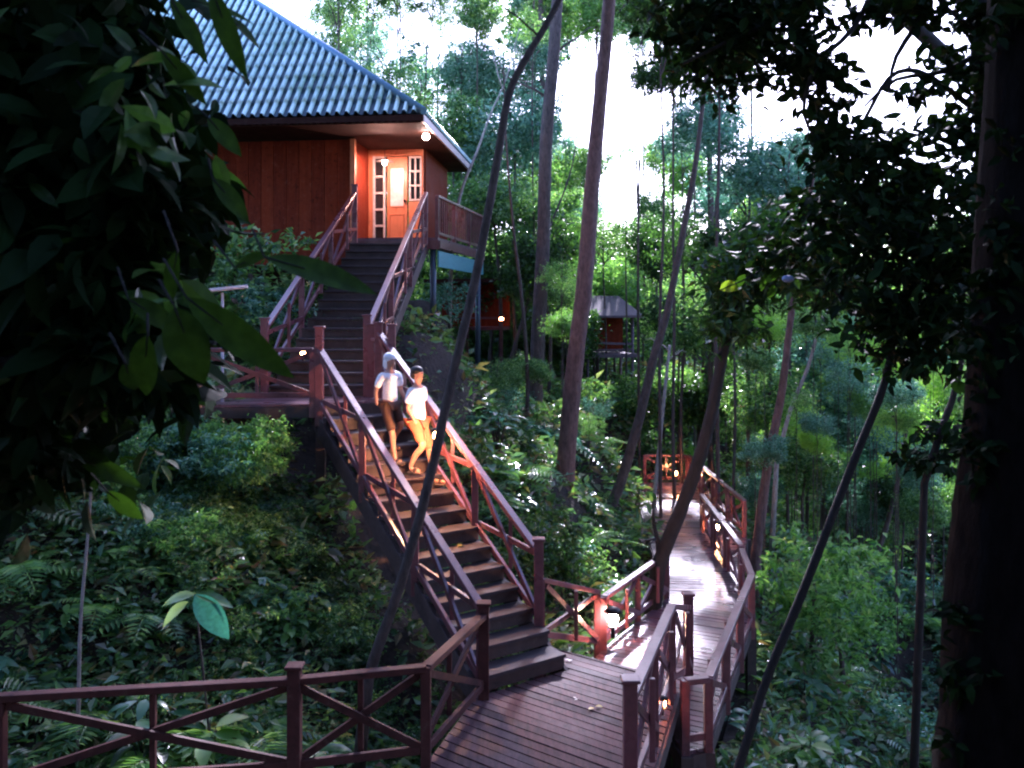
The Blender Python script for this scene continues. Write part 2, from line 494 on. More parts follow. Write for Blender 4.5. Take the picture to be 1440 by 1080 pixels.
def deck(name, poly, z, pdir, pw=0.11, gap=0.018, th=0.035, dm=None):
    """boards laid along pdir filling poly"""
    l = math.hypot(*pdir); pdir = (pdir[0] / l, pdir[1] / l)
    nx, ny = -pdir[1], pdir[0]
    lo = min(p[0] * nx + p[1] * ny for p in poly); hi = max(p[0] * nx + p[1] * ny for p in poly)
    rnd = random.Random(len(poly) * 31 + int(z * 100))
    mb = MB(); a = lo
    while a < hi:
        w = pw * (0.97 + 0.06 * rnd.random())
        s = clip_poly(clip_poly(poly, a, nx, ny), -(a + w), -nx, -ny)
        if len(s) >= 3:
            dz = (rnd.random() - .5) * 0.008
            mb.prism(s, z - th + dz, z + dz)
        a += w + gap
    o = mb.build(name, dm or M['deck'])
    tag(o, kind='structure')
    # rim joists under the edge
    jb = MB()
    k = len(poly)
    for i in range(k):
        p, q = poly[i], poly[(i + 1) % k]
        jb.beam((p[0], p[1], z - th - 0.085), (q[0], q[1], z - th - 0.085), 0.06, 0.16)
    jb.build('joist', M['beam'], o)
    pb = MB()
    for p in poly:
        if abs(p[0]) < 8:
            g = gz(p[0], p[1])
            pb.beam((p[0] + .03, p[1] + .03, min(g - .3, z - .3)), (p[0] + .03, p[1] + .03, z - th - 0.006), 0.13, 0.13)
    pb.build('support_post', M['beam'], o)
    return o


LZ, BZ, PZ, HZ = -4.1, -4.6, -1.35, 1.7        # landing, boardwalk, stair platform, veranda floor
deck('landing', [(-.38, 9.50), (.66, 10.22), (.33, 11.0), (1.62, 10.08), (1.78, 9.6), (1.0, 7.1), (1.0, 5.2), (-2.2, 5.2), (-2.0, 7.2), (-.82, 7.95)], LZ, (.79, -.61), dm=M['decknear'])
deck('boardwalk', [(.98, 11.35), (1.2, 12.1), (2.53, 14.4), (3.72, 14.6), (3.5, 13.1), (2.05, 9.4), (1.8, 9.3), (1.7, 10.06)], BZ, (.90, -.44))
deck('boardwalk', [(2.5, 14.40), (2.8, 18), (3.35, 24.2), (4.85, 24.2), (4.8, 18.2), (3.76, 14.64)], BZ - .01, (1, -.06))
deck('stair_platform', [(-1.90, 13.86), (-2.32, 14.42), (-3.95, 14.42), (-6.4, 14.1), (-6.2, 12.9), (-2.87, 13.18)], PZ, (.95, .1))


# ------------------------------------------------------------------ stairs
def staircase(name, L0, R0, z0, z1, run, u, n, label, treadmat='tread'):
    """L0,R0 ground-plan base corners, u horizontal climbing direction"""
    root = empty(name, (*((Vector(L0) + Vector(R0)) / 2), z0), 0, label, 'staircase')
    inv = root.location.copy()
    ux, uy = u; L = Vector((*L0, 0)); Rr = Vector((*R0, 0)); U = Vector((ux, uy, 0))
    rise = (z1 - z0) / n; tr = run / n
    for i in range(n - 1):
        mb = MB()
        z = z0 + rise * (i + 1)
        a = L + U * (tr * i - 0.03); b = Rr + U * (tr * i - 0.03)
        c = Rr + U * (tr * (i + 1) - 0.012); d = L + U * (tr * (i + 1) - 0.012)
        pl = [(p.x - inv.x, p.y - inv.y) for p in (a, b, c, d)]
        mb.prism(pl, z - 0.04 - inv.z, z - inv.z)
        mb.build('tread', M[treadmat], root, 0.004)
        rb = MB(); e0 = L + U * (tr * i + .02); e1 = Rr + U * (tr * i + .02)
        rb.beam((e0.x - inv.x, e0.y - inv.y, z - .04 - (rise - .04) / 2 - inv.z), (e1.x - inv.x, e1.y - inv.y, z - .04 - (rise - .04) / 2 - inv.z), .022, rise - .05)
        rb.build('riser', M['beam'], root)
    for s in (L, Rr):
        mb = MB()
        p = s + Vector((0, 0, z0 - .12)) - inv; q = s + U * run + Vector((0, 0, z1 - .22)) - inv
        mb.beam(p, q, 0.05, 0.26)
        mb.build('stringer', M['beam'], root, 0.004)
    return root


U1 = (-.573, .819); P1 = (.819, .573)
SL = (-.34, 9.57); SW = 1.155
SR = (SL[0] + SW * P1[0], SL[1] + SW * P1[1])
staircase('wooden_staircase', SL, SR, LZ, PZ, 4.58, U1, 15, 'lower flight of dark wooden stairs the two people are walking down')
U2 = (.0776, .997)
UL, UR = (-3.93, 14.42), (-2.37, 14.42)
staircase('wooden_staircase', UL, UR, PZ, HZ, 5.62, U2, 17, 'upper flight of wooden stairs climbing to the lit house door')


# ------------------------------------------------------------------ railings
def railing(pts, h, label, group='timber railings of the boardwalk and stairs', newel=(), step=1.5, ht_newel=1.2, mid=True, w=0.09, mat='rail', down=0.0, xmode='x'):
    """pts: (x, y, z floor)"""
    o0 = Vector(pts[0])
    root = empty('wooden_railing', o0, 0, label, 'railing', group)
    m = M[mat]
    P = [Vector(p) - o0 for p in pts]
    stations = [P[0]]
    for a, b in zip(P[:-1], P[1:]):
        k = max(1, round((b - a).length / step))
        for i in range(1, k + 1): stations.append(a.lerp(b, i / k))
    for i, s in enumerate(stations):
        nn = any((Vector(pts[j]) - o0 - s).length < 1e-4 for j in newel)
        t = ht_newel if nn else h + 0.02
        ww = w * (1.25 if nn else 1.0)
        mb = MB().box((s.x, s.y, s.z + t / 2 - 0.10 - down / 2), (ww, ww, t + 0.20 + down))
        if nn: mb.box((s.x, s.y, s.z + t + 0.012), (ww * 1.35, ww * 1.35, 0.03))
        mb.build('post', m, root, 0.006)
    for i, (a, b) in enumerate(zip(P[:-1], P[1:])):
        d = (b - a).normalized()
        U_ = Vector((0, 0, 1))
        MB().beam(a + U_ * (h + .004) + d * .0, b + U_ * (h + .004), 0.10, 0.06).build('top_rail', m, root, 0.006)
        MB().beam(a + U_ * (h * .17), b + U_ * (h * .17), 0.045, 0.075).build('bottom_rail', m, root, 0.004)
    for a, b in zip(stations[:-1], stations[1:]):
        d = (b - a); L = d.length
        if L < 0.35: continue
        d = d.normalized()
        U_ = Vector((0, 0, 1))
        lo_a, lo_b = a + U_ * (h * .20) + d * .05, b + U_ * (h * .20) - d * .05
        hi_a, hi_b = a + U_ * (h * .93) + d * .05, b + U_ * (h * .93) - d * .05
        MB().beam(lo_a, hi_b, 0.035, 0.065).build('brace', m, root)
        off = d.cross(U_).normalized() * 0.04
        MB().beam(hi_a + off, lo_b + off, 0.035, 0.065).build('brace', m, root)
        if mid:
            c = (a + b) / 2
            MB().box((c.x + off.x * 2.1, c.y + off.y * 2.1, c.z + h * .55), (0.05, 0.05, h * .80)).build('baluster', m, root, 0.004)
    return root


def sp(side, a, dz=0):   # point on lower flight
    b = SL if side == 'l' else SR
    return (b[0] + U1[0] * a, b[1] + U1[1] * a, LZ + .6 * a + dz)


railing([sp('l', 0.0), sp('l', 4.38)], .93, 'long left handrail of the lower stairs, nearest the slope of ferns', newel=(1,), ht_newel=1.25, step=1.9)
railing([sp('r', .50), sp('r', 4.75)], .93, 'right handrail of the lower stairs ending at the tall dark newel post', newel=(0, 1), ht_newel=1.08, step=1.9, down=.4)
railing([(-2.33, 14.3, PZ + .1), (-1.93, 19.9, HZ)], .98, 'purple-lit right handrail of the upper stairs beside the house door', newel=(0,), ht_newel=1.2, step=1.9)
railing([(-3.98, 14.3, PZ + .1), (-3.52, 19.9, HZ)], .98, 'left handrail of the upper stairs below the wooden wall', newel=(0, 1), ht_newel=1.15, step=1.9)
railing([(-2.95, 13.16, PZ), (-4.6, 13.05, PZ), (-6.1, 12.95, PZ)], .80, 'short railing along the stair platform behind the big hanging leaf', newel=())
railing([(-1.88, 13.92, PZ), (-2.25, 14.26, PZ)], .92, 'short railing on the corner of the stair platform behind the two people', newel=(0, 1), ht_newel=1.15)
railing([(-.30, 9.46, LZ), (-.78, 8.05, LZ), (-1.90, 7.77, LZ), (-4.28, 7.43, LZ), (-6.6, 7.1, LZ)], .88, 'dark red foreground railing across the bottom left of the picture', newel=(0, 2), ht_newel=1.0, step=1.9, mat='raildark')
railing([(.36, 10.98, LZ), (1.16, 12.1, BZ)], .80, 'short red railing with a cross brace between tall newel and glowing lamp', step=2.0)
railing([(1.25, 12.15, BZ), (2.50, 14.38, BZ)], .70, 'red railing running back from the glowing lamp on the left of the boardwalk', step=1.3)
railing([(3.60, 24.15, BZ), (4.75, 24.15, BZ)], .72, 'railing closing the far end of the boardwalk beside the farthest lamp', step=1.6)
railing([(4.80, 24.1, BZ), (4.78, 18.3, BZ)], .72, 'outermost railing on the far right of the boardwalk', step=1.6)
railing([(4.04, 18.9, BZ), (3.80, 14.75, BZ)], .72, 'dark red inner railing beside the lamp on the far right of the boardwalk', step=1.3)
railing([(3.76, 14.55, BZ), (3.53, 13.1, BZ), (2.08, 9.42, BZ), (1.82, 9.35, BZ)], .72, 'curving right railing on the outer edge of the boardwalk', step=1.4)
railing([(.97, 7.3, LZ), (1.72, 9.6, LZ), (2.20, 11.1, BZ)], .92, 'dark near railing at the right edge of the landing', newel=(0, 2), ht_newel=1.08, step=1.5)


# ------------------------------------------------------------------ house
def house():
    root = empty('wooden_house', (-1.85, 18.5, HZ), R(-6), 'raised wooden house with teal tiled roof and lit door atop the stairs', 'house')
    EZ = 2.4; UW = 15.0; VH = 3.3; HU = 5.2; RISE = 3.75
    SLn = math.hypot(VH, RISE)
    # front roof: stepped wavy tiles
    def slope(name, length, hip_a, hip_b, place, pitch=.205):
        rows = 11; sub = 4
        us = np.arange(0, length + .001, pitch / 12)
        vs = []; hs = []
        for r in range(rows):
            for k in range(sub):
                t = k / (sub - 1)
                vs.append((r + t * .999) / rows); hs.append(.012 * (1 - t))
        vs = np.array(vs); hs = np.array(hs)
        Ug, Vg = np.meshgrid(us, vs)
        Hh = np.repeat(hs[:, None], len(us), 1)
        lo = hip_a * Vg; hi = length - hip_b * Vg
        Uc = np.clip(Ug, lo, hi)
        ph = np.sin(2 * np.pi * Uc / pitch)
        wv = .10 * np.sqrt(np.clip((ph + .1) / 1.1, 0, 1))
        n = len(us); m_ = len(vs)
        P = place(Uc, Vg, Hh + wv)
        i, j = np.meshgrid(np.arange(n - 1), np.arange(m_ - 1))
        keep = ~((Uc[:-1, :-1] == Uc[:-1, 1:]) & (Uc[1:, :-1] == Uc[1:, 1:]))
        q = (j * n + i)[keep].ravel()
        f = np.stack([q, q + 1, q + n + 1, q + n], -1)
        me = np_mesh(name, P.reshape(-1, 3), f, True)
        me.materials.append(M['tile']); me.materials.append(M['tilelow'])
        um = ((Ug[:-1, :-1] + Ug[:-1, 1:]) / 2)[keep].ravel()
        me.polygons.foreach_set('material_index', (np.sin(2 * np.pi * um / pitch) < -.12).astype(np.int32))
        return me
    nz_f, ny_f = VH / SLn, -RISE / SLn
    front = slope('roof', UW, 0, HU, lambda u, v, h: np.stack([u - UW, v * VH + h * ny_f, EZ + .05 + v * RISE + h * nz_f], -1))
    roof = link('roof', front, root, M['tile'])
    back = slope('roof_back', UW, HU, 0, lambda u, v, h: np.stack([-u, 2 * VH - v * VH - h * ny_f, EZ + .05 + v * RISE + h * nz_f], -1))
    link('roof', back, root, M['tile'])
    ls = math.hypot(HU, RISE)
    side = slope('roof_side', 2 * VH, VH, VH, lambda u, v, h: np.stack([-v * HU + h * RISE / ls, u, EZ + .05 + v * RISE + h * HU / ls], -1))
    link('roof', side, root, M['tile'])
    hp = MB(); hp.tube([(.02, -.02, EZ + .10), (-HU, VH, EZ + RISE + .12)], [.085, .085], 10)
    hp.build('hip_cap', M['hip'], roof)
    hp = MB(); hp.tube([(.02, 2 * VH + .02, EZ + .10), (-HU, VH, EZ + RISE + .12)], [.085, .085], 10)
    hp.build('hip_cap', M['hip'], roof)
    hp = MB(); hp.tube([(-HU, VH, EZ + RISE + .12), (-UW, VH, EZ + RISE + .12)], [.09, .09], 10)
    hp.build('ridge_cap', M['hip'], roof)
    # fascias and soffit
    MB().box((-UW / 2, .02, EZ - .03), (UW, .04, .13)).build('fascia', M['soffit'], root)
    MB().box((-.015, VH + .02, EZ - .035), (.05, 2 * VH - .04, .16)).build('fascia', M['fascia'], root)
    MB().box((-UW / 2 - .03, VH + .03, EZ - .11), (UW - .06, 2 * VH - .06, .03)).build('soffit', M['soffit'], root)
    # walls
    WV, PV, UC, UD = 1.5, 3.0, -1.98, -.62
    b = MB()
    x = -14.6; k = 0
    while x < UC - .01:
        w = min(.30, UC - x)
        b.box((x + w / 2, WV + .05 + (.006 if k % 2 else 0), EZ / 2 - .38), (w - .006, .08, EZ + .45)); x += w; k += 1
    b.build('wall', M['wall'], root, .004)
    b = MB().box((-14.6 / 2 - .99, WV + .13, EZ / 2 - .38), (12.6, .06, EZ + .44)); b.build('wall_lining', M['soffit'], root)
    MB().box((UC + .045, WV + .03, EZ / 2 - .38), (.11, .14, EZ + .46)).build('corner_trim', M['doorwood'], root, .004)
    MB().box((UC - .04, (WV + PV) / 2 + .08, EZ / 2 - .06), (.08, PV - WV - .02, EZ - .10)).build('wall', M['wall'], root)
    # porch wall with door and window
    dw0, dw1 = -1.50, -.98
    b = MB()
    b.box(((UC + -1.86) / 2, PV + .05, 1.13), (abs(UC + 1.86), .09, 2.30))
    b.box(((-.98 + UD) / 2 - .0, PV + .05, .50), (abs(-.98 - UD), .09, 1.0))
    b.box(((UC + UD) / 2, PV + .05, 2.205), (abs(UC - UD), .09, .17))
    b.box((UD - .03, PV + .05, 1.56), (.06, .09, 1.12))
    b.build('wall', M['doorwood'], root, .004)
    MB().box((UD + .0, PV + 1.60, 1.14), (.08, 3.0, 2.30)).build('wall', M['wall'], root)
    # sidelight
    sd = MB(); fx0, fx1 = -1.86, -1.56
    for xx in (fx0 + .02, fx1 - .02): sd.box((xx, PV + .03, 1.06), (.05, .10, 2.12))
    for zz in (.03, .42, .82, 1.22, 1.62, 2.09): sd.box(((fx0 + fx1) / 2, PV + .035, zz), (.30 - .09, .08, .05))
    s_ = sd.build('sidelight_window', M['frame'], root, .003)
    MB().box(((fx0 + fx1) / 2, PV + .06, 1.06), (.26, .01, 2.05)).build('pane', M['glass'], s_)
    # door leaf
    dd = MB().box(((-1.535 - 1.0) / 2, PV + .04, 1.055), (.50, .05, 2.09))
    for zz, hh in ((.42, .55), (1.35, .95)):
        for (bx, bz, bw, bh) in ((0, hh / 2, .36, .03), (0, -hh / 2, .36, .03), (-.17, 0, .03, hh), (.17, 0, .03, hh)):
            dd.box((-1.268 + bx, PV + .008, zz + bz), (bw, .02, bh))
    door = dd.build('door', M['doorwood'], root, .004)
    MB().box((-1.268, PV + .004, 1.36), (.32, .012, .92)).build('frosted_pane', plain('frosted_door_glass', (.72, .60, .56), .25), door)
    MB().ball((-1.07, PV - .03, 1.02), .035).tube([(-1.07, PV + .02, 1.02), (-1.07, PV - .03, 1.02)], [.012, .012], 8).build('handle', M['metal'], door)
    # window with white muntins
    wf = MB(); x0, x1, z0, z1 = -.97, -.66, 1.02, 2.10
    for xx in (x0 + .02, (x0 + x1) / 2, x1 - .02): wf.box((xx, PV + .02, (z0 + z1) / 2), (.035, .06, z1 - z0))
    for zz in (z0 + .02, z0 + .37, z0 + .72, z1 - .02): wf.box(((x0 + x1) / 2, PV + .012, zz), (x1 - x0, .06, .04))
    wn = wf.build('window', M['frame'], root, .003)
    MB().box(((x0 + x1) / 2, PV + .07, (z0 + z1) / 2), (x1 - x0, .01, z1 - z0)).build('pane', M['glass'], wn)
    # veranda floor, skirt, stilts
    fl = [(UC + .02, WV + .02), (.02, WV + .02), (.42, 6.0), (UD + .06, 6.0), (UD + .06, PV - .0), (UC + .02, PV - .0)]
    MB().prism(fl, -.07, 0).build('veranda_floor', M['deck'], root)
    MB().beam((.05, WV, -.16), (.45, 6.0, -.16), .06, .17).beam((UC, WV - .01, -.17), (.05, WV - .01, -.17), .06, .19).build('veranda_beam', M['rail'], root)
    MB().beam((.02, WV + .04, -.48), (.42, 6.0, -.48), .04, .36).build('skirting', M['teal'], root)
    for (x, y) in ((-.10, WV + .1), (.33, 5.7), (-6, WV + .3), (-10, WV + .3)):
        wx = -1.85 + x * math.cos(R(-6)) - y * math.sin(R(-6)); wy = 18.5 + x * math.sin(R(-6)) + y * math.cos(R(-6))
        g = gz(wx, wy) - HZ - .3
        b = MB().tube([(x, y, g), (x, y, -.08)], [.075, .07], 12)
        b.build('stilt', M['post'], root)
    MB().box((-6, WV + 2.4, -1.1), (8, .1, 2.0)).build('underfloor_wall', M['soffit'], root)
    # veranda railing (part of the house)
    A = Vector((.0, WV + .05, 0)); B = Vector((.42, 5.9, 0))
    vr = MB().beam(A + Vector((0, 0, .93)), B + Vector((0, 0, .93)), .09, .05).build('veranda_top_rail', M['rail'], root, .004)
    MB().beam(A + Vector((0, 0, .10)), B + Vector((0, 0, .10)), .05, .06).build('veranda_bottom_rail', M['rail'], root)
    for k in range(4):
        p = A.lerp(B, k / 3)
        MB().box((p.x, p.y, .47), (.08, .08, .94)).build('veranda_post', M['rail'], root)
    for k in range(25):
        if k % 8 == 0: continue
        p = A.lerp(B, k / 24)
        MB().box((p.x, p.y, .51), (.035, .035, .80)).build('veranda_baluster', M['rail'], root)
    return root


HOUSE = house()


# ------------------------------------------------------------------ lamps
def point(parent, loc, c, e, r=0.05):
    l = bpy.data.lights.new('bulb_light', 'POINT'); l.energy = e; l.color = c; l.shadow_soft_size = r
    o = bpy.data.objects.new('bulb_light', l); o.location = loc; o.parent = parent; col.objects.link(o)
    return o


def path_lamp(loc, label, e, c=(1.0, .42, .14), s=1.0, mat='bulb', group='lit lamps along the boardwalk and stairs'):
    root = empty('path_lamp', loc, 0, label, 'lamp', group)
    MB().tube([(0, 0, -.16 * s), (0, 0, -.055 * s)], [.018 * s, .018 * s], 8).tube([(0, 0, -.06 * s), (0, 0, -.045 * s)], [.05 * s, .055 * s], 12).build('base', M['metal'], root)
    MB().tube([(0, 0, .075 * s), (0, 0, .11 * s), (0, 0, .125 * s)], [.085 * s, .05 * s, .01 * s], 12).build('cap', M['metal'], root)
    MB().ball((0, 0, .012 * s), (.048 * s, .048 * s, .058 * s)).build('bulb', M[mat], root)
    point(root, (0, 0, .01), c, e, .05 * s)
    return root


path_lamp((W(862, 872, 11.95)), 'bright round lamp glowing on the post where the boardwalk begins', 330, s=1.5, mat='bulbw')
path_lamp((W(1008, 742, 17.9)), 'glowing lamp on the dark inner railing at the far right of the boardwalk', 110)
path_lamp((W(950, 666, 23.4)), 'farthest lamp at the end of the boardwalk', 170, mat='bulb2')
path_lamp((W(614, 614, 11.85)), 'lamp on the right stair rail hidden behind the leaning trunk', 1300, c=(1, .50, .18))
path_lamp((W(426, 497, 13.6)), 'yellow glint at the corner of the stair platform, drawn as an added small lamp', 3, c=(1, .6, .2), s=.7)  # small lamp added to draw a yellow glint on the platform
path_lamp((W(932, 990, 9.0)), 'low red-orange lamp behind the near railing at bottom right', 30, c=(1, .25, .08), s=.7, mat='bulb2')

lr = empty('porch_lamp', W(599, 192, 19.55), 0, 'round bulb under the eave of the teal-roofed house', 'lamp')
MB().ball((0, 0, 0), .075).build('bulb', M['bulbw'], lr)
MB().tube([(0, 0, .05), (0, 0, .11)], [.05, .06], 12).build('base', M['metal'], lr)
point(lr, (0, 0, -.02), (1, .55, .3), 3, .08)
lp = empty('door_lamp', W(541, 229, 20.75), 0, 'lamp put in for the light on the house door, under an added dark shade', 'lamp')  # put in to light the door; shade added so the soffit stays dark
MB().ball((0, 0, 0), (.05, .05, .06)).build('bulb', M['bulbw'], lp)
MB().tube([(0, 0, .03), (0, 0, .075), (0, 0, .10)], [.22, .10, .03], 16).tube([(0, 0, .10), (0, 0, .30)], [.006, .006], 6).build('shade', M['metal'], lp)
point(lp, (0, -.02, -.03), (1, .52, .32), 62, .06)


# ------------------------------------------------------------------ distant huts
def far_hut():
    x, y, z = W(858, 500, 31)
    root = empty('lookout_hut', (x, y, z), R(8), 'small pale timber lookout hut on tall posts among the trees behind the boardwalk', 'hut')
    for sx in (-.8, .8):
        for sy in (0, 1.6):
            MB().tube([(sx, sy, -3.4), (sx, sy, 1.5)], [.06, .055], 8).build('post', M['hut'] if sy == 0 else M['rail'], root)
    MB().box((0, .8, 0), (1.9, 1.9, .14)).build('floor', M['hut'], root)
    MB().beam((-.8, -.05, .45), (.8, -.05, .40), .07, .08).beam((-.8, -.05, .2), (.8, -.05, .2), .05, .06).build('railing', M['hut'], root)
    MB().box((.2, 1.5, .75), (1.3, .08, 1.3)).build('wall', M['wall'], root)
    rb = MB()
    rb.v = [(-1.1, -.35, 1.4), (1.1, -.35, 1.4), (1.1, 1.95, 1.4), (-1.1, 1.95, 1.4), (-.5, .8, 2.1), (.5, .8, 2.1),
            (-1.1, -.35, 1.32), (1.1, -.35, 1.32), (1.1, 1.95, 1.32), (-1.1, 1.95, 1.32)]
    rb.f = [(0, 1, 5, 4), (1, 2, 5), (2, 3, 4, 5), (3, 0, 4), (6, 9, 8, 7), (0, 6, 7, 1), (1, 7, 8, 2), (2, 8, 9, 3), (3, 9, 6, 0)]
    rb.sm = [False] * 9
    rb.build('roof', M['hut'], root)


far_hut()


def far_porch():
    x, y, z = W(690, 462, 27)
    root = empty('distant_cabin', (x, y, z), R(-10), 'dark distant cabin porch with an orange lamp seen between trunks', 'cabin')
    MB().box((-.7, .5, 0), (2.2, 1.2, .1)).build('floor', M['rail'], root)
    MB().box((-.7, 1.1, .7), (2.2, .08, 1.4)).build('wall', M['wall'], root)
    MB().beam((-1.8, -.1, .32), (.4, -.1, .32), .06, .06).build('railing', M['rail'], root)
    for sx in (-1.75, -.7, .35): MB().box((sx, -.1, -.6), (.08, .08, 2.0)).build('post', M['rail'], root)
    MB().box((-.7, .5, 1.45), (2.6, 1.8, .1)).build('roof', M['soffit'], root)
    path_lamp(W(705, 449, 26.85), 'distant orange lamp on the cabin porch between the trunks', 14, s=1.3, mat='bulb2')


far_porch()

sl = empty('garden_shelter', (*W(296, 409, 13.5),), R(0), 'pale flat-topped shelter roof on a post in front of the bushes below the house', 'shelter')
MB().beam((-.58, -.15, -.06), (.52, .15, .07), .5, .045).build('top', M['slab'], sl, .006)
for q in (-.35, .18):
    MB().tube([(q, 0, gz(sl.location.x + q, 13.5) - sl.location.z - .2), (q, 0, -.03)], [.025, .022], 8).build('post', M['slab'], sl)


# ------------------------------------------------------------------ people
def skin_obj(name, chains, mat, parent, sub=2, smooth=True):
    """chains: list of [(pos, radius), ...]; a chain may start with an int index of an existing vertex"""
    verts, edges, rad = [], [], []
    named = {}
    for ch in chains:
        prev = None
        for it in ch:
            if isinstance(it, str):
                prev = named[it]; continue
            p, r = it[0], it[1]
            verts.append(p); rad.append(r); i = len(verts) - 1
            if len(it) > 2: named[it[2]] = i
            if prev is not None: edges.append((prev, i))
            prev = i
    me = bpy.data.meshes.new(name); me.from_pydata(verts, edges, []); me.materials.append(mat)
    o = link(name, me, parent)
    sk = o.modifiers.new('skin', 'SKIN'); sk.use_smooth_shade = True
    sk.branch_smoothing = 0.4
    for i, r in enumerate(rad):
        sv = me.skin_vertices[0].data[i]
        sv.radius = r if hasattr(r, '__len__') else (r, r)
        sv.use_root = False
    me.skin_vertices[0].data[0].use_root = True
    if sub:
        s = o.modifiers.new('sub', 'SUBSURF'); s.levels = sub; s.render_levels = sub
    return o


def person(loc, rz, H, label, shirt, shorts, hair, long_shirt=False, stepleg=1, cap=False, arm_out=0.0):
    """figure facing local -Y; leg 'stepleg' (+1 = local +X) is one step lower and in front"""
    s = H / 1.7
    root = empty('person', loc, rz, label, 'person', None)
    root.scale = (s, s, s)
    drop = .17
    L = {}
    for sd in (-1, 1):
        front = (sd == stepleg)
        hipx = .09 * sd
        if front: kn, an = (hipx * 1.1, -.17, .45 - .02), (hipx * 1.1, -.23, .07 - drop + .17)
        else: kn, an = (hipx * 1.15, -.16, .55), (hipx * 1.1, .06, .17 + .08)
        L[sd] = (hipx, kn, an)
    body = [[((0, 0, .97), (.125, .10), 'pel'), ((0, -.005, 1.10), (.115, .085), 'waist'), ((0, -.005, 1.26), (.135, .095), 'chest'),
             ((0, .0, 1.40), (.105, .08), 'neckb'), ((0, -.005, 1.47), (.052, .052)), ((0, -.02, 1.54), (.062, .07)), ((0, -.02, 1.615), (.076, .092)), ((0, -.012, 1.67), (.058, .07))]]
    for sd in (-1, 1):
        hx, kn, an = L[sd]
        body.append(['pel', ((hx, -.01, .88), .088), ((hx * 1.05, (kn[1] + 0) / 2, (kn[2] + .88) / 2), .074), (kn, .055),
                     (((kn[0] + an[0]) / 2, (kn[1] + an[1]) / 2 + .02, kn[2] * .6 + an[2] * .4), .052), (an, .036), ((an[0], an[1] - .02, an[2] - .05), .034),
                     ((an[0] + .01 * sd, an[1] - .11, an[2] - .065), (.040, .024)), ((an[0] + .015 * sd, an[1] - .18, an[2] - .072), (.034, .016))])
        sh = (.175 * sd, .0, 1.375)
        el = ((.235 + arm_out) * sd, .03 if sd != stepleg else .05, 1.10)
        wr = ((.25 + arm_out * 1.4) * sd, -.13 if sd != stepleg else -.02, .90)
        body.append(['neckb', (sh, .052), ((sh[0] * .45 + el[0] * .55, sh[1] * .45 + el[1] * .55, sh[2] * .45 + el[2] * .55), .043), (el, .036),
                     (((el[0] + wr[0]) / 2, (el[1] + wr[1]) / 2, (el[2] + wr[2]) / 2), .033), (wr, .023)])
        # palm and fingers as chains rooted in the wrist
        hd = Vector((.03 * sd, -.35, -.95)).normalized()
        acr = Vector((.15 * sd, 1, -.33)).normalized()
        w_ = Vector(wr)
        body.append([(tuple(w_ - hd * .01), .02), (tuple(w_ + hd * .05), (.036, .018)), (tuple(w_ + hd * .085), (.038, .015))])
        for k in range(4):
            o_ = acr * (.027 - .018 * k)
            ln = (.062, .072, .068, .052)[k]
            b0 = w_ + hd * .075 + o_
            cl = Vector((-.35 * sd, 0, 0))
            p1 = b0 + hd * ln * .5; p2 = p1 + (hd + cl).normalized() * ln * .55
            body.append([(tuple(b0), .009), (tuple(p1), .0085), (tuple(p2), .0065)])
        t0 = w_ + hd * .03 - acr * .030
        body.append([(tuple(t0), .012), (tuple(t0 + hd * .035 - acr * .022), .0095), (tuple(t0 + hd * .062 - acr * .026), .008)])
    # nose and ears grow out of the head
    body.append([((0, -.095, 1.61), .014), ((0, -.118, 1.592), .012)])
    for sd in (-1, 1): body.append([((.070 * sd, -.005, 1.585), (.012, .02)), ((.079 * sd, .0, 1.607), (.010, .018))])
    bo = skin_obj('body', body, M['skin'], root, 2)
    face = MB()
    for sd in (-1, 1): face.ball((.030 * sd, -.099, 1.622), (.012, .008, .007), 8, 6)
    face.ball((0, -.100, 1.555), (.022, .008, .005), 8, 6)
    face.build('face_features', M['eye'] if not cap else M['hair'], root)
    bot = .80 if long_shirt else .89
    st = [[((0, -.005, bot), (.155, .125), 'a'), ((0, -.005, 1.08), (.148, .115)), ((0, -.005, 1.26), (.160, .118)), ((0, 0, 1.385), (.125, .095), 'n'), ((0, 0, 1.43), (.066, .06))]]
    for sd in (-1, 1):
        e = Vector(((.235 + arm_out) * sd, .04, 1.13)); a = Vector((.18 * sd, 0, 1.375))
        st.append(['n', (tuple(a), .070), (tuple(a.lerp(e, .45)), .066), (tuple(a.lerp(e, .85)), .066)])
    skin_obj('shirt', st, shirt, root, 2)
    stt = [[((0, 0, .95), (.145, .118), 'p')]]
    for sd in (-1, 1):
        hx, kn, an = L[sd]
        k_ = Vector(kn); h_ = Vector((hx, 0, .88))
        stt.append(['p', (tuple(h_), .108), (tuple(h_.lerp(k_, .5)), .092), (tuple(h_.lerp(k_, .92)), .084)])
    skin_obj('shorts', stt, shorts, root, 2)
    for sd in (-1, 1):
        hx, kn, an = L[sd]
        MB().box((an[0] + .01 * sd, an[1] - .075, an[2] - .10), (.088, .255, .022)).box((an[0] + .01 * sd, an[1] - .10, an[2] - .045), (.090, .035, .06)).build('sandal', M['sandal'], root, .008)
    if cap:
        MB().ball((0, .01, 1.655), (.098, .112, .085)).ball((0, .055, 1.57), (.088, .07, .11)).build('headscarf', M['shirt'], root)
    else:
        MB().ball((0, .012, 1.655), (.090, .102, .072)).ball((0, .048, 1.60), (.082, .065, .078)).build('hair', M['hair'], root)
    return root


def on_stair(a, w, dz=0):
    tr = 4.58 / 15; k = int(a / tr)
    return (SL[0] + U1[0] * a + P1[0] * w, SL[1] + U1[1] * a + P1[1] * w, LZ + (k + 1) * 2.75 / 15 + dz)


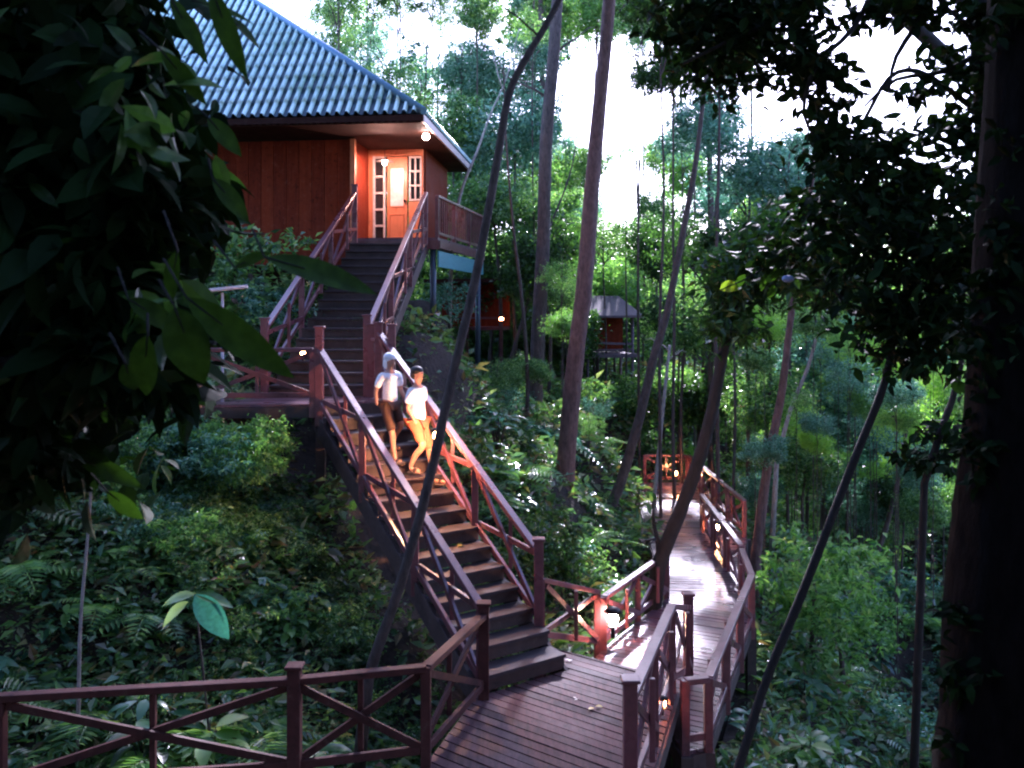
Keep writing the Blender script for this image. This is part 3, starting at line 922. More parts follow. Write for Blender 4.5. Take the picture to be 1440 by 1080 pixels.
face_ang = math.atan2(.573, .819)      # local -Y turned to the way down the stair
person(on_stair(2.92, .84, -.10), face_ang + .55, 1.60, 'dark-haired person in a long white shirt and rust red shorts stepping down the stairs', M['shirt'], M['shorts'], 1, True, 1)
person(on_stair(3.40, .66, -.20), face_ang + .25, 1.50, 'person with white head covering, white top and brown shorts, left of the pair', M['shirt'], M['shorts2'], 1, False, -1, cap=True, arm_out=.03)

# fallen leaves
for (px, py, zf, sz, lab, mt) in ((668, 816, None, .10, 'yellow fallen leaf on the lower stairs', 'litter'), (800, 932, LZ, .08, 'pale fallen leaf on the landing below the red railing', 'paleleaf'),
                                  (835, 997, LZ, .09, 'brownish fallen leaf on the middle of the landing', 'litter'), (808, 986, LZ, .05, 'tiny pale leaf on the landing boards', 'paleleaf'),
                                  (692, 938, LZ, .06, 'small yellow leaf at the foot of the stairs', 'litter'), (975, 800, BZ, .09, 'pale leaf on the shiny boardwalk', 'paleleaf'),
                                  (985, 820, BZ, .07, 'pale leaf on the boardwalk nearer the newel', 'paleleaf')):
    if zf is None:
        x, y, z = on_stair(1.66, .78, .012)
    else:
        Y = (zf) * F / (HY - py); x, y, z = W(px, py, Y); z = zf + .012
    a = random.random() * 6
    v, f = leaf_arrays(np.array([[0, 0, 0], [.02, .03, .004]]), np.array([[math.cos(a), math.sin(a), .12], [math.cos(a + 2), math.sin(a + 2), .1]]), np.array([[0, 0, 1.], [0, 0, 1.]]), sz, sz * .55, 3, .05, .3)
    o = link('fallen_leaf', np_mesh('fallen_leaf', v, f, True), None, M[mt]); o.location = (x, y, z)
    tag(o, lab, 'leaf', 'fallen leaves on the walkway')

#@@VEG
SUN_EL, SUN_AZ = R(34), R(12)        # azimuth from +Y towards +X
SDIR = Vector((math.sin(SUN_AZ) * math.cos(SUN_EL), math.cos(SUN_AZ) * math.cos(SUN_EL), math.sin(SUN_EL)))
SUNNY = [Vector(p) for p in ((3.7, 17.5, -4.6), (4.1, 20.5, -4.6), (3.8, 23, -4.6), (3.3, 18.5, -4.6), (4.3, 21.8, -4.6), (3.3, 15.6, -4.6), (-.9, 10.6, -2.6), (-4.5, 12, -2.4), (11, 27, -1), (8, 22, -3))]

SUN2 = [Vector(W(1300, 560, 28.5)), Vector(W(1345, 630, 26.5)), Vector(W(1225, 490, 27)), Vector(W(1370, 540, 29))]


def blocks_sun(x, y, z, r, n=12):
    c = Vector((x, y, z))
    for p in SUNNY[:n]:
        t = (c - p).dot(SDIR)
        if t > 0 and (p + SDIR * t - c).length < r * .9: return True
    for p in SUN2:
        t = (c - p).dot(SDIR)
        if t > r + 1.2 and (p + SDIR * t - c).length < r * .75: return True
    return False

# ------------------------------------------------------------------ trees with placed trunks
def px_path(pts, d):
    out = []
    for p in pts:
        out.append(W(p[0], p[1], d + (p[2] if len(p) > 2 else 0)))
    return out


def smooth_path(P, k=4):
    out = []
    n = len(P)
    for i in range(n - 1):
        p0 = Vector(P[max(i - 1, 0)]); p1 = Vector(P[i]); p2 = Vector(P[i + 1]); p3 = Vector(P[min(i + 2, n - 1)])
        for j in range(k):
            t = j / k
            out.append(0.5 * ((2 * p1) + (p2 - p0) * t + (2 * p0 - 5 * p1 + 4 * p2 - p3) * t * t + (3 * p1 - p0 - 3 * p2 + p3) * t ** 3))
    out.append(Vector(P[-1]))
    return out


def trunk_tree(name, label, pts, d, r0, r1, mat, cat='tree', group=None, crown=None, branches=(), seed=1, seg=12):
    """pts photo pixels from base to top at depth d; radii in metres; rooted in the ground"""
    rnd = random.Random(seed)
    P = smooth_path(px_path(pts, d))
    b = P[0]; g = gz(b.x, b.y) - .15
    if b.z > g:
        dr = (P[0] - P[min(4, len(P) - 1)])
        dr = dr / max(abs(dr.z), .2)
        e = P[0] + Vector((dr.x, dr.y, 0)) * min(b.z - g, 1.0) * .5; e.z = g
        P = [e] + P
    o0 = P[0].copy()
    root = empty(name, o0, 0, label, cat, group)
    n = len(P)
    mb = MB()
    rad = [(r0 + (r1 - r0) * i / (n - 1)) * (1 + .06 * (rnd.random() - .5)) for i in range(n)]
    rad[0] *= 1.25
    mb.tube([p - o0 for p in P], rad, seg, .12, rnd)
    for (i0, vec, r) in branches:
        k = int(i0 * (n - 1)); a = P[k] - o0; v = Vector(vec)
        q = [a, a + v * .3 + Vector((rnd.uniform(-.05, .05), 0, .04)), a + v * .65 + Vector((0, rnd.uniform(-.06, .06), -.02)), a + v]
        mb.tube(q, [r, r * .8, r * .6, r * .25], 8, .08, rnd)
        for _ in range(3):
            t = rnd.uniform(.4, .95); c = a + v * t
            w = Vector((rnd.uniform(-1, 1), rnd.uniform(-1, 1), rnd.uniform(-.3, .7))).normalized() * v.length * .35
            mb.tube([c, c + w * .5, c + w + Vector((0, 0, -.04))], [r * .4, r * .3, r * .12], 6)
    mb.build('trunk', mat, root)
    if crown:
        blobs, L, gm, kw = crown
        me = cloud_mesh('crown', [((c[0] - o0.x, c[1] - o0.y, c[2] - o0.z), rr, nn) for c, rr, nn in blobs], L, np.random.default_rng(seed), **kw)
        link('crown', me, root, G[gm])
    return root


def pb(px, py, d, rx, ry, rd, n):
    """crown blob centred on a pixel, radii given in photo pixels across and up and metres deep"""
    return (W(px, py, d), (rx / F * d, rd, ry / F * d), n)


trunk_tree('slender_tree', 'thin dark leaning trunk crossing in front of the stairs and the two people',
           [(518, 955), (530, 915), (562, 825), (600, 690), (636, 530), (668, 395), (696, 245), (715, 135), (738, 85), (765, 40), (790, -10), (812, -90)], 8.7, .056, .028, M['bark'], seed=2,
           branches=((.80, (-.55, .1, .50), .012),))
trunk_tree('tall_tree', 'tall straight purple-brown trunk against the white gap in the sky',
           [(793, 690), (800, 600), (812, 480), (822, 400), (832, 270), (840, 180), (852, 60), (860, -60), (866, -160)], 18, .20, .11, M['barkred'], seed=3)
trunk_tree('tall_tree', 'hazy tall trunk behind the leaning pole, pale violet near the top',
           [(752, 640), (755, 500), (763, 360), (768, 200), (778, 80), (788, -60)], 24, .20, .15, M['bark'], seed=4,
           branches=((.7, (-1.4, .2, .8), .04), (.8, (1.0, .3, .9), .04)))
trunk_tree('big_tree', 'huge near-black trunk filling the right edge of the picture',
           [(1402, 1300), (1410, 1080), (1428, 800), (1448, 500), (1468, 100), (1490, -250)], 4.0, .285, .235, M['barkblack'], seed=5, seg=28,
           crown=([pb(1408, 330, 3.9, 26, 150, .12, 240), pb(1385, 640, 3.9, 22, 120, .1, 120), pb(1400, 30, 3.9, 30, 60, .15, 90), pb(1350, 950, 3.9, 22, 120, .12, 140), pb(1400, 480, 3.9, 34, 60, .15, 140)], .085, 'black', dict(clump=.5, st=2, npc=12)))
trunk_tree('slender_tree', 'dark leaning trunk with a dense black crown in front of the bright gully at right',
           [(1010, 1180), (1045, 1060), (1080, 950), (1130, 830), (1200, 650), (1245, 535), (1262, 430)], 6.6, .037, .026, M['barkdark'], seed=6,
           branches=((.93, (-.5, .1, .45), .018), (.95, (.45, .2, .5), .018), (.97, (.1, -.2, .7), .02), (.9, (-.35, -.2, .15), .012)),
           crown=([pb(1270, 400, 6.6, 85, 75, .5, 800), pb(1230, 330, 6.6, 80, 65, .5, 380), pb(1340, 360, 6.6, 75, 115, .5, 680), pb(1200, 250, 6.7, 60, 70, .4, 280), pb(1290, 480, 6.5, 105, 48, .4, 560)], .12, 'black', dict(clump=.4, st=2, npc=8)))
trunk_tree('forked_tree', 'dark forked trunk standing at the left edge of the boardwalk beyond the red railing',
           [(925, 800), (935, 770), (962, 705), (985, 640), (1003, 570), (1018, 490), (1038, 400), (1065, 330)], 13.9, .125, .07, M['barkdark'], seed=7,
           branches=((.07, (-.10, 0, 1.0), .05), (.85, (1.1, .2, .7), .03), (.8, (-.6, .2, .8), .03)),
           crown=([pb(1070, 380, 13.9, 80, 50, .9, 1500), pb(1130, 330, 14, 70, 50, .9, 1300), pb(1030, 450, 13.9, 40, 40, .6, 500), pb(1180, 400, 14.2, 60, 45, .8, 800)], .19, 'dark', dict(clump=.3)))
trunk_tree('slender_tree', 'greyish-red trunk just right of the outer boardwalk railing',
           [(1062, 790), (1068, 740), (1082, 640), (1098, 560), (1108, 480), (1118, 400), (1135, 300), (1150, 200)], 17, .11, .035, M['barkred'], seed=8)
trunk_tree('slender_tree', 'thin pale stem leaning right behind the greyish-red trunk', [(1092, 650), (1112, 575), (1135, 520), (1150, 470), (1172, 415), (1190, 350), (1205, 290)], 20, .055, .012, M['barkpale'], seed=9)
trunk_tree('slender_tree', 'grey trunk leaning right between lookout hut and boardwalk', [(845, 745), (872, 680), (900, 585), (920, 500), (938, 440), (960, 330), (978, 230), (990, 130), (1000, 40)], 19.5, .13, .035, M['bark'], seed=10)
trunk_tree('slender_tree', 'white upright pole-like sapling left of the far end of the boardwalk', [(920, 700), (928, 620), (936, 540), (942, 485)], 22, .055, .035, M['barkpale'], seed=11,
           branches=((.95, (-.45, .1, .35), .02), (.92, (.4, .1, .3), .02)))
trunk_tree('slender_tree', 'thin shaded stem below the distant cabin lamp', [(738, 640), (742, 540), (735, 430), (722, 320), (712, 200), (708, 90)], 22, .06, .015, M['bark'], seed=12)
trunk_tree('slender_tree', 'thin pale leaning branch beside the tip of the house roof', [(636, 330), (650, 265), (672, 210), (690, 160), (712, 110), (730, 40)], 24, .05, .010, M['barkpale'], seed=13,
           branches=((.8, (-.3, 0, 1.1), .02),))
trunk_tree('slender_tree', 'thin dark sapling against the lime green gully beside the big trunk', [(1300, 680), (1325, 600), (1340, 560), (1355, 495), (1372, 430)], 9.5, .04, .028, M['barkdark'], seed=14,
           crown=([pb(1325, 610, 9.5, 35, 18, .4, 110), pb(1300, 640, 9.5, 50, 18, .4, 130)], .15, 'black', dict(clump=.4, st=2, npc=10)))
trunk_tree('sapling', 'thin pale sapling stem rising from the dark slope at far left', [(112, 905), (115, 850), (122, 770), (128, 690), (132, 590), (136, 520)], 8.3, .017, .010, M['barkpale'], seed=15, seg=8,
           crown=([pb(90, 600, 8.3, 60, 50, .3, 26), pb(190, 660, 8.2, 50, 40, .3, 22)], .34, 'hero', dict(clump=.6, st=4, aspect=.38, npc=5)))
trunk_tree('slender_tree', 'thin trunk in the gully to the right of the boardwalk', [(1195, 900), (1215, 820), (1240, 760), (1262, 680), (1275, 600), (1285, 500), (1290, 420)], 22, .09, .015, M['bark'], seed=16)
trunk_tree('slender_tree', 'straight grey trunk behind the blue-green tree', [(985, 620), (992, 500), (1003, 380), (1010, 250), (1014, 150), (1016, 60)], 27, .12, .03, M['bark'], seed=17)
trunk_tree('slender_tree', 'thin leaning trunk left of the lookout hut posts', [(700, 620), (715, 520), (738, 440), (770, 330), (800, 250), (812, 190)], 26, .07, .012, M['bark'], seed=18)

# ------------------------------------------------------------------ near dark foliage (left)
rngL = np.random.default_rng(21)
nl = empty('leafy_tree', (-3.3, 3.6, gz(-3.3, 3.6)), 0, 'near dark tree whose hanging leaves fill the upper left of the picture', 'tree')
o0 = nl.location
tp = [(-3.3, 3.6, gz(-3.3, 3.6)), (-3.2, 3.6, -1.2), (-2.95, 3.55, 0), (-2.7, 3.5, 1.2), (-2.4, 3.5, 2.4)]
mb = MB().tube([Vector(p) - o0 for p in smooth_path(tp)], list(np.linspace(.16, .07, 17)), 14, .06, random.Random(3))
for (a, b_) in (((-2.95, 3.55, 0), (-1.25, 3.2, .15)), ((-2.8, 3.5, .8), (-1.2, 3.1, 1.2)), ((-3.1, 3.6, -.6), (-1.0, 3.0, -.1)), ((-2.5, 3.5, 2.0), (-1.0, 3.1, 1.6))):
    a = Vector(a) - o0; b_ = Vector(b_) - o0; m_ = a.lerp(b_, .5) + Vector((0, 0, .15))
    mb.tube([a, m_, b_], [.045, .028, .008], 8)
mb.build('trunk', M['barkdark'], nl)


def L_(px, py, d, rx, ry, rd, n):
    c, r, k = pb(px, py, d, rx, ry, rd, n)
    return ((c[0] - o0.x, c[1] - o0.y, c[2] - o0.z), r, k)


me = cloud_mesh('crown', [L_(40, 120, 3.6, 110, 170, .6, 520), L_(130, 60, 3.5, 90, 90, .5, 260), L_(60, 330, 3.6, 120, 120, .6, 520), L_(170, 240, 3.5, 90, 100, .5, 380),
                          L_(160, 400, 3.3, 50, 90, .4, 260), L_(100, 480, 3.6, 130, 100, .6, 480), L_(40, 620, 3.7, 90, 100, .5, 260), L_(225, 260, 3.3, 55, 80, .4, 240), L_(180, 500, 3.2, 60, 60, .3, 150),
                          L_(180, 140, 3.4, 60, 70, .4, 180), L_(-60, 300, 3.6, 120, 400, .7, 900), L_(60, 150, 3.9, 130, 200, .4, 900), L_(80, 400, 3.9, 110, 170, .4, 800), L_(215, 240, 3.8, 40, 90, .3, 260)], .19, rngL, aspect=.40, st=3, npc=9, clump=.42, down=.5)
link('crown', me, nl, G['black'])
me = cloud_mesh('crown', [L_(110, 120, 3.3, 110, 110, .3, 34), L_(200, 230, 3.1, 70, 110, .25, 34), L_(130, 330, 3.2, 100, 110, .3, 26), L_(215, 400, 3.0, 50, 90, .2, 20), L_(60, 480, 3.3, 70, 90, .3, 18)], .17, rngL, aspect=.34, st=4, npc=4, clump=.5, down=.5)
link('crown', me, nl, G['spray'])
# individual big leaves: base px, tip px, width px, depth
HERO = [((296, -20), (350, 128), 40, 2.6), ((238, -6), (300, 100), 30, 2.7), ((318, 22), (378, 72), 24, 2.7), ((226, 70), (300, 158), 34, 2.8),
        ((372, 362), (556, 412), 50, 2.5), ((262, 418), (432, 548), 62, 2.5), ((246, 432), (290, 556), 80, 2.45), ((180, 420), (262, 470), 40, 2.7), ((208, 470), (198, 575), 56, 2.6),
        ((292, 165), (346, 225), 34, 3.2), ((298, 250), (360, 320), 36, 3.2), ((250, 352), (232, 440), 34, 2.7), ((120, 130), (160, 210), 24, 3.0), ((100, 640), (218, 690), 34, 3.6), ((150, 690), (208, 738), 30, 3.6),
        ((330, 376), (384, 350), 24, 2.7), ((270, 0), (372, 30), 20, 2.6), ((176, 510), (190, 560), 34, 2.5), ((90, 150), (180, 178), 22, 3.0)]
for i, (a, b_, wpx, d) in enumerate(HERO):
    A = Vector(W(a[0], a[1], d)) - o0; B = Vector(W(b_[0], b_[1], d + random.uniform(-.08, .15))) - o0
    dd = np.array([(B - A)[:]]); Ln = float(np.linalg.norm(dd))
    nn = np.array([[random.uniform(-.25, .25), -1.0, random.uniform(.3, .8)]])
    v, f = leaf_arrays(np.array([A[:]]), dd, nn, Ln, wpx * .78 / F * d, 9, .10, .30)
    lf_ = link('leaf', np_mesh('leaf', v, f, True), nl, G['hero'])
    st_ = A + Vector((random.uniform(-.10, -.02), .05, random.uniform(.05, .14)))
    MB().tube([st_, A.lerp(st_, .4), A, A.lerp(B, .3)], [.004, .004, .0035, .002], 6).build('stalk', M['barkdark'], lf_)

# ------------------------------------------------------------------ near dark foliage (upper right, hanging in front of the white sky)
nr = empty('overhanging_tree', (3.6, 7.5, gz(3.6, 7.5)), 0, 'dark tree whose twisting twigs and leaves hang against the white sky at upper right', 'tree')
o0 = nr.location
tp = [(3.6, 7.5, gz(3.6, 7.5)), (3.75, 7.45, -3), (3.95, 7.4, -.5), (3.9, 7.3, 1.5), (3.7, 7.2, 3.2), (3.3, 7.1, 4.6)]
mb = MB().tube([Vector(p) - o0 for p in smooth_path(tp)], list(np.linspace(.15, .06, 21)), 14, .06, random.Random(4))
TW = [[(1400, 60), (1330, 100), (1260, 112), (1215, 150)], [(1400, 180), (1340, 130), (1290, 100), (1250, 110), (1215, 170), (1180, 230), (1160, 270)],
      [(1400, 230), (1360, 200), (1320, 175), (1290, 190)], [(1300, 20), (1260, 80), (1250, 130)], [(1420, 300), (1380, 260), (1330, 270)], [(1240, -40), (1200, 40), (1150, 90), (1130, 160), (1160, 210)],
      [(1180, -60), (1100, 20), (1020, 60), (960, 90)], [(1300, -60), (1330, 10), (1400, 60)]]
for t in TW:
    d = 7.2
    P_ = smooth_path([W(p[0], p[1], d + .1 * math.sin(i * 2.1)) for i, p in enumerate(t)], 3)
    mb.tube([p - o0 for p in P_], list(np.linspace(.028, .010, len(P_))), 7)
mb.build('trunk', M['barkdark'], nr)
me = cloud_mesh('crown', [L_(980, 30, 7.4, 70, 55, .5, 620), L_(1070, 30, 7.3, 90, 50, .5, 620), L_(1130, 90, 7.2, 45, 40, .4, 230), L_(1165, 165, 7.2, 30, 60, .3, 200), L_(1040, 95, 7.6, 80, 35, .5, 300),
                          L_(1180, 215, 7.2, 55, 35, .4, 260), L_(1240, 205, 7.1, 40, 40, .3, 160), L_(1350, 80, 7.2, 35, 40, .3, 130), L_(1330, 20, 7.2, 70, 20, .3, 100), L_(1300, 125, 7.2, 40, 14, .3, 70),
                          L_(1370, 170, 7.1, 40, 40, .3, 150), L_(1360, 260, 7.1, 40, 45, .3, 130), L_(1250, 290, 7.2, 80, 40, .4, 420), L_(1170, 300, 7.4, 70, 40, .5, 360), L_(1110, 360, 7.4, 60, 35, .4, 160),
                          L_(1400, 350, 7.0, 50, 90, .4, 360), L_(1420, 120, 7.2, 30, 120, .3, 260), L_(1210, 20, 7.4, 40, 20, .3, 60), L_(1110, 5, 7.5, 60, 25, .3, 240), L_(1260, 10, 7.3, 60, 25, .3, 170), L_(1160, 110, 7.3, 40, 50, .3, 130), L_(1330, 200, 7.1, 60, 30, .3, 130), L_(1390, 110, 7.2, 30, 50, .3, 140), L_(1290, 250, 7.2, 60, 30, .3, 200), L_(1370, 300, 7.1, 40, 50, .3, 170), L_(1400, 20, 7.2, 50, 30, .3, 150)], .125, rngL, aspect=.5, st=2, npc=6, clump=.42)
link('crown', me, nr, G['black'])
FM = plain('pale_blue_fruit', (.35, .40, .62), .4)
MB().ball(tuple(Vector(W(1256, 336, 7.0)) - o0), (.045, .045, .04), 12, 8).build('fruit', FM, nr)
MB().ball(tuple(Vector(W(1108, 392, 7.1)) - o0), (.05, .04, .03), 12, 8).build('fruit', FM, nr)
v, f = leaf_arrays(np.array([(Vector(W(1012, 408, 7.3)) - o0)[:]]), np.array([[.9, .1, .35]]), np.array([[.1, -1., .5]]), .26, .11, 8, .55, .4)
link('leaf', np_mesh('leaf', v, f, True), nr, leafmat('lime_curled_leaf', [(.13, .19, .012), (.16, .22, .02)], .4))

a_ = Vector(W(1012, 408, 7.3)) - o0
MB().tube([a_ + Vector((.55, .1, .28)), a_ + Vector((.2, .03, .08)), a_ + Vector((.0, 0, -.0))], [.010, .007, .004], 6).build('twig', M['barkdark'], nr)
for q, (dx, dz) in enumerate(((.5, .2), (.35, .12), (.22, .13), (.45, .05), (.6, .1))):
    v, f = leaf_arrays(np.array([(a_ + Vector((dx, .03, dz)))[:]]), np.array([[random.uniform(-.4, .6), .2, random.uniform(-.8, -.2)]]), np.array([[.1, -1., .5]]), .17, .07, 5, .3, .3)
    link('leaf', np_mesh('leaf', v, f, True), nr, G['hero'])

# ------------------------------------------------------------------ background forest trees
def make_crown(kind, seed, leafL, n, R_=1.0, flat=.85):
    rng = np.random.default_rng(seed)
    bl = [((0, 0, 0), (R_ * .8, R_ * .8, R_ * flat * .8), int(n * .5))]
    for k in range(6):
        a = rng.random() * 6.28; e = rng.uniform(-.5, .7)
        bl.append(((math.cos(a) * R_ * .62, math.sin(a) * R_ * .62, e * R_ * flat), (R_ * .42, R_ * .42, R_ * .3), int(n * .5 / 6)))
    return cloud_mesh('crown', bl, leafL, rng, clump=.20, npc=30)


def make_trunk(seed, R_, H):
    rnd = random.Random(seed)
    mb = MB()
    P_ = [Vector((0, 0, -H))]
    for k in range(1, 6): P_.append(Vector((rnd.uniform(-.12, .12) * R_, rnd.uniform(-.12, .12) * R_, -H + (H + .45 * R_) * k / 5)))
    mb.tube(smooth_path(P_, 3), list(np.linspace(.07, .025, 16) * R_ * (1 + .1 * H / R_) ** .5), 10, .08, rnd)
    for k in range(8):
        a = rnd.uniform(0, 6.28); z = rnd.uniform(-.6, .3) * R_; ln = rnd.uniform(.5, .95) * R_
        s = Vector((0, 0, z)); e = s + Vector((math.cos(a) * ln, math.sin(a) * ln, rnd.uniform(.1, .45) * R_))
        mb.tube([s, s.lerp(e, .5) + Vector((0, 0, .07 * R_)), e], [.022 * R_, .014 * R_, .004 * R_], 6)
    return mb.mesh('trunk')


CM = {}
for i in range(4): CM[('a', i)] = make_crown('a', 100 + i, .085, 6500)     # unit radius, dense
for i in range(3): CM[('s', i)] = make_crown('s', 200 + i, .075, 2400)     # sparse
TR = [make_trunk(50 + i, 1.0, 4.5) for i in range(3)]
for m_ in TR: m_.materials.append(M['bark'])
CMm = {}


def crown_mesh(kind, i, gm):
    key = (kind, i, gm)
    if key not in CMm:
        c = CM[(kind, i)].copy() if any(k[:2] == (kind, i) for k in CMm) else CM[(kind, i)]
        c.materials.clear(); c.materials.append(G[gm]); CMm[key] = c
    return CMm[key]


def bg_tree(x, y, z, r, gm, kind, label, group, seed, tk=.5, base=None):
    rnd = random.Random(seed)
    root = empty('forest_tree', (x, y, gz(x, y)), rnd.uniform(0, 6.28), label, 'tree', group)
    dz = z - root.location.z
    i = seed % (4 if kind == 'a' else 3)
    c = link('crown', crown_mesh(kind, i, gm), root); c.location = (0, 0, dz); c.scale = (r, r, r * rnd.uniform(.8, 1.1)); c.rotation_euler = (rnd.uniform(-.2, .2), rnd.uniform(-.2, .2), 0)
    if base:
        root.rotation_euler = (0, 0, 0)
        g = Vector((base[0] - x, base[1] - y, gz(*base) - root.location.z - .2)); e = Vector((0, 0, dz + .2 * r))
        mb = MB().tube(smooth_path([g, g + Vector((0, 0, (e.z - g.z) * .45)), g.lerp(e, .5) + Vector((0, 0, (e.z - g.z) * .28)), e]), list(np.linspace(.16, .05, 13)), 10, .08, rnd)
        mb.build('trunk', M['barkdark'], root)
        return root
    t = link('trunk', TR[seed % 3], root)
    s = max(.5, (dz + .4) / 4.5)
    t.scale = (r * tk, r * tk, s); t.location = (0, 0, dz)
    return root


GB = 'trees of the forest wall behind the boardwalk'
BG = [  # px, py, depth, radius px, material, kind, label
    (425, 92, 36, 55, 'mid', 's', 0), (480, 20, 34, 50, 'mid', 's', 0), (545, 120, 32, 55, 'mid', 's', 0), (600, 100, 34, 55, 'blue', 's', 0), (640, 40, 30, 60, 'mid', 's', 0), (560, 10, 33, 45, 'dark', 's', 0),
    (700, 60, 31, 70, 'blue', 'a', 1), (640, 190, 29, 62, 'mid', 'a', 1), (720, 190, 28, 70, 'blue', 'a', 1), (750, 40, 27, 38, 'mid', 's', 0), (700, 290, 27, 75, 'mid', 'a', 1), (765, 300, 28, 58, 'mid', 'a', 1),
    (640, 300, 30, 60, 'bright', 'a', 1), (770, 380, 26, 70, 'dark', 'a', 2), (690, 400, 29, 75, 'dark', 'a', 2), (620, 400, 32, 70, 'mid', 'a', 1), (900, 40, 25, 50, 'mid', 's', 0),
    (950, 100, 22, 62, 'dark', 'a', 2), (930, 10, 20, 60, 'dark', 'a', 2), (1010, 60, 21, 75, 'dark', 'a', 2), (1000, 170, 25, 62, 'blue', 'a', 3), (1050, 240, 24, 82, 'blue', 'a', 3), (960, 250, 27, 52, 'blue', 's', 3),
    (1110, 270, 23, 60, 'blue', 'a', 3), (960, 340, 24, 60, 'dark', 's', 2), (1030, 350, 22, 62, 'dark', 'a', 2), (1130, 350, 26, 62, 'blue', 'a', 3), (930, 350, 28, 56, 'dark', 'a', 2), (850, 340, 31, 45, 'mid', 's', 0),
    (880, 330, 30, 46, 'mid', 's', 0), (840, 400, 34, 66, 'bright', 'a', 4), (955, 450, 26, 56, 'dark', 'a', 2), (1000, 450, 24, 72, 'mid', 'a', 1), (1080, 450, 23, 72, 'mid', 'a', 1), (760, 470, 30, 80, 'dark', 'a', 2),
    (690, 490, 33, 80, 'dark', 'a', 2), (1160, 430, 28, 66, 'mid', 'a', 1), (1230, 400, 30, 72, 'mid', 'a', 1), (1290, 330, 30, 60, 'dark', 's', 2), (1350, 400, 31, 80, 'mid', 'a', 1), (1220, 480, 28, 62, 'lime', 'a', 4),
    (1160, 520, 26, 70, 'blue', 'a', 3), (1290, 540, 30, 62, 'lime', 'a', 4), (1350, 540, 31, 72, 'lime', 'a', 4), (1080, 560, 23, 70, 'mid', 'a', 1), (1000, 560, 26, 70, 'dark', 'a', 2), (930, 560, 27, 66, 'mid', 'a', 1),
    (860, 580, 33, 66, 'dark', 'a', 2), (1190, 610, 25, 70, 'blue', 'a', 3), (1260, 620, 27, 66, 'lime', 'a', 4), (1340, 640, 28, 80, 'bright', 'a', 4), (1410, 560, 30, 80, 'mid', 'a', 1), (1130, 650, 22, 62, 'mid', 'a', 1),
    (1060, 640, 25, 50, 'mid', 'a', 1), (1210, 700, 26, 55, 'blue', 'a', 3), (1270, 700, 24, 50, 'dark', 'a', 2), (560, 230, 40, 60, 'mid', 'a', 1), (800, 480, 36, 60, 'dark', 'a', 2), (600, 480, 27, 62, 'dark', 'a', 2),
    (1420, 430, 26, 70, 'dark', 'a', 2), (460, 110, 38, 40, 'dark', 's', 0), (830, 300, 40, 30, 'blue', 's', 0)]
GL = ['loose airy tree crown with the white sky showing through it', 'mid green leafy tree in the forest wall', 'dark shaded tree in the forest wall', 'blue-green tree in the misty middle of the forest wall', 'sunlit yellow-green tree beyond the gully']
for i, (px, py, d, r, gm, kind, li) in enumerate(BG):
    x, y, z = W(px, py, d)
    if blocks_sun(x, y, z, r / F * d, 12 if py < 200 else 6 if py < 340 else 0): continue
    bg_tree(x, y, z, r / F * d * 1.08, gm, kind, GL[li], GB, 300 + i)

HOLES = [(835, 140, 58), (890, 130, 60), (885, 262, 42), (1080, 150, 48), (1170, 70, 60), (1260, 90, 110), (1340, 180, 100), (1380, 60, 90), (415, 25, 28), (600, 52, 26), (560, 40, 16), (985, 325, 20), (1000, 370, 14)]
rr = random.Random(31)
k = 0
for gy in range(-20, 460, 52):
    for gx in range(400, 1440, 56):
        px = gx + rr.uniform(-20, 20); py = gy + rr.uniform(-20, 20); rp = rr.uniform(44, 62)
        if any(math.hypot(px - a, py - c) < q + rp * .62 for a, c, q in HOLES): continue
        d = rr.uniform(30, 46)
        x, y, z = W(px, py, d)
        if blocks_sun(x, y, z, rp / F * d, 12 if py < 200 else 6 if py < 340 else 0): continue
        kind = 's' if (px < 660 and py < 150) else 'a'
        gm = rr.choice(['mid', 'blue', 'mid', 'bright'] if py < 300 else ['mid', 'dark', 'mid', 'blue'])
        bg_tree(x, y, z, rp / F * d, gm, kind, 'slender forest tree in the back rows of the forest', 'trees in the back rows of the forest', 5000 + k, .45); k += 1

for i, (px, py, d, rp, gm) in enumerate(((470, 60, 33, 34, 'mid'), (520, 85, 34, 36, 'blue'), (590, 150, 33, 40, 'mid'), (650, 110, 33, 44, 'blue'), (680, 20, 34, 40, 'mid'), (740, 130, 35, 40, 'blue'), (610, 10, 34, 34, 'mid'),
                                         (960, 200, 36, 46, 'blue'), (930, 300, 37, 44, 'mid'), (820, 230, 38, 38, 'mid'), (770, 10, 35, 36, 'mid'), (925, 215, 40, 26, 'mid'), (1010, 290, 38, 50, 'blue'), (1120, 210, 30, 44, 'blue'), (1060, 330, 36, 50, 'mid'))):
    x, y, z = W(px, py, d)
    bg_tree(x, y, z, rp / F * d, gm, 's' if px < 700 else 'a', 'slender forest tree in the back rows of the forest', 'trees in the back rows of the forest', 5600 + i, .4)
for i, (px, py, d, rp) in enumerate(((820, 258, 38, 30), (796, 205, 37, 26), (872, 214, 39, 22), (918, 228, 38, 28), (786, 70, 36, 26), (922, 105, 38, 28), (845, 44, 37, 30), (905, 60, 38, 28), (470, 20, 36, 38), (430, 60, 37, 26),
                                     (525, 55, 36, 34), (575, 95, 36, 30), (625, 30, 37, 32), (660, 75, 36, 34), (560, 5, 36, 30), (500, 100, 37, 30), (690, 110, 38, 36), (835, 320, 37, 30), (910, 320, 36, 30), (1010, 120, 30, 34), (1150, 250, 34, 40))):
    x, y, z = W(px, py, d)
    bg_tree(x, y, z, rp / F * d * 1.1, ('mid', 'blue', 'bright')[i % 3], 's', 'fine-leaved tree with broken sky showing between its sprays', 'fine-leaved trees against the sky', 5650 + i, .22)
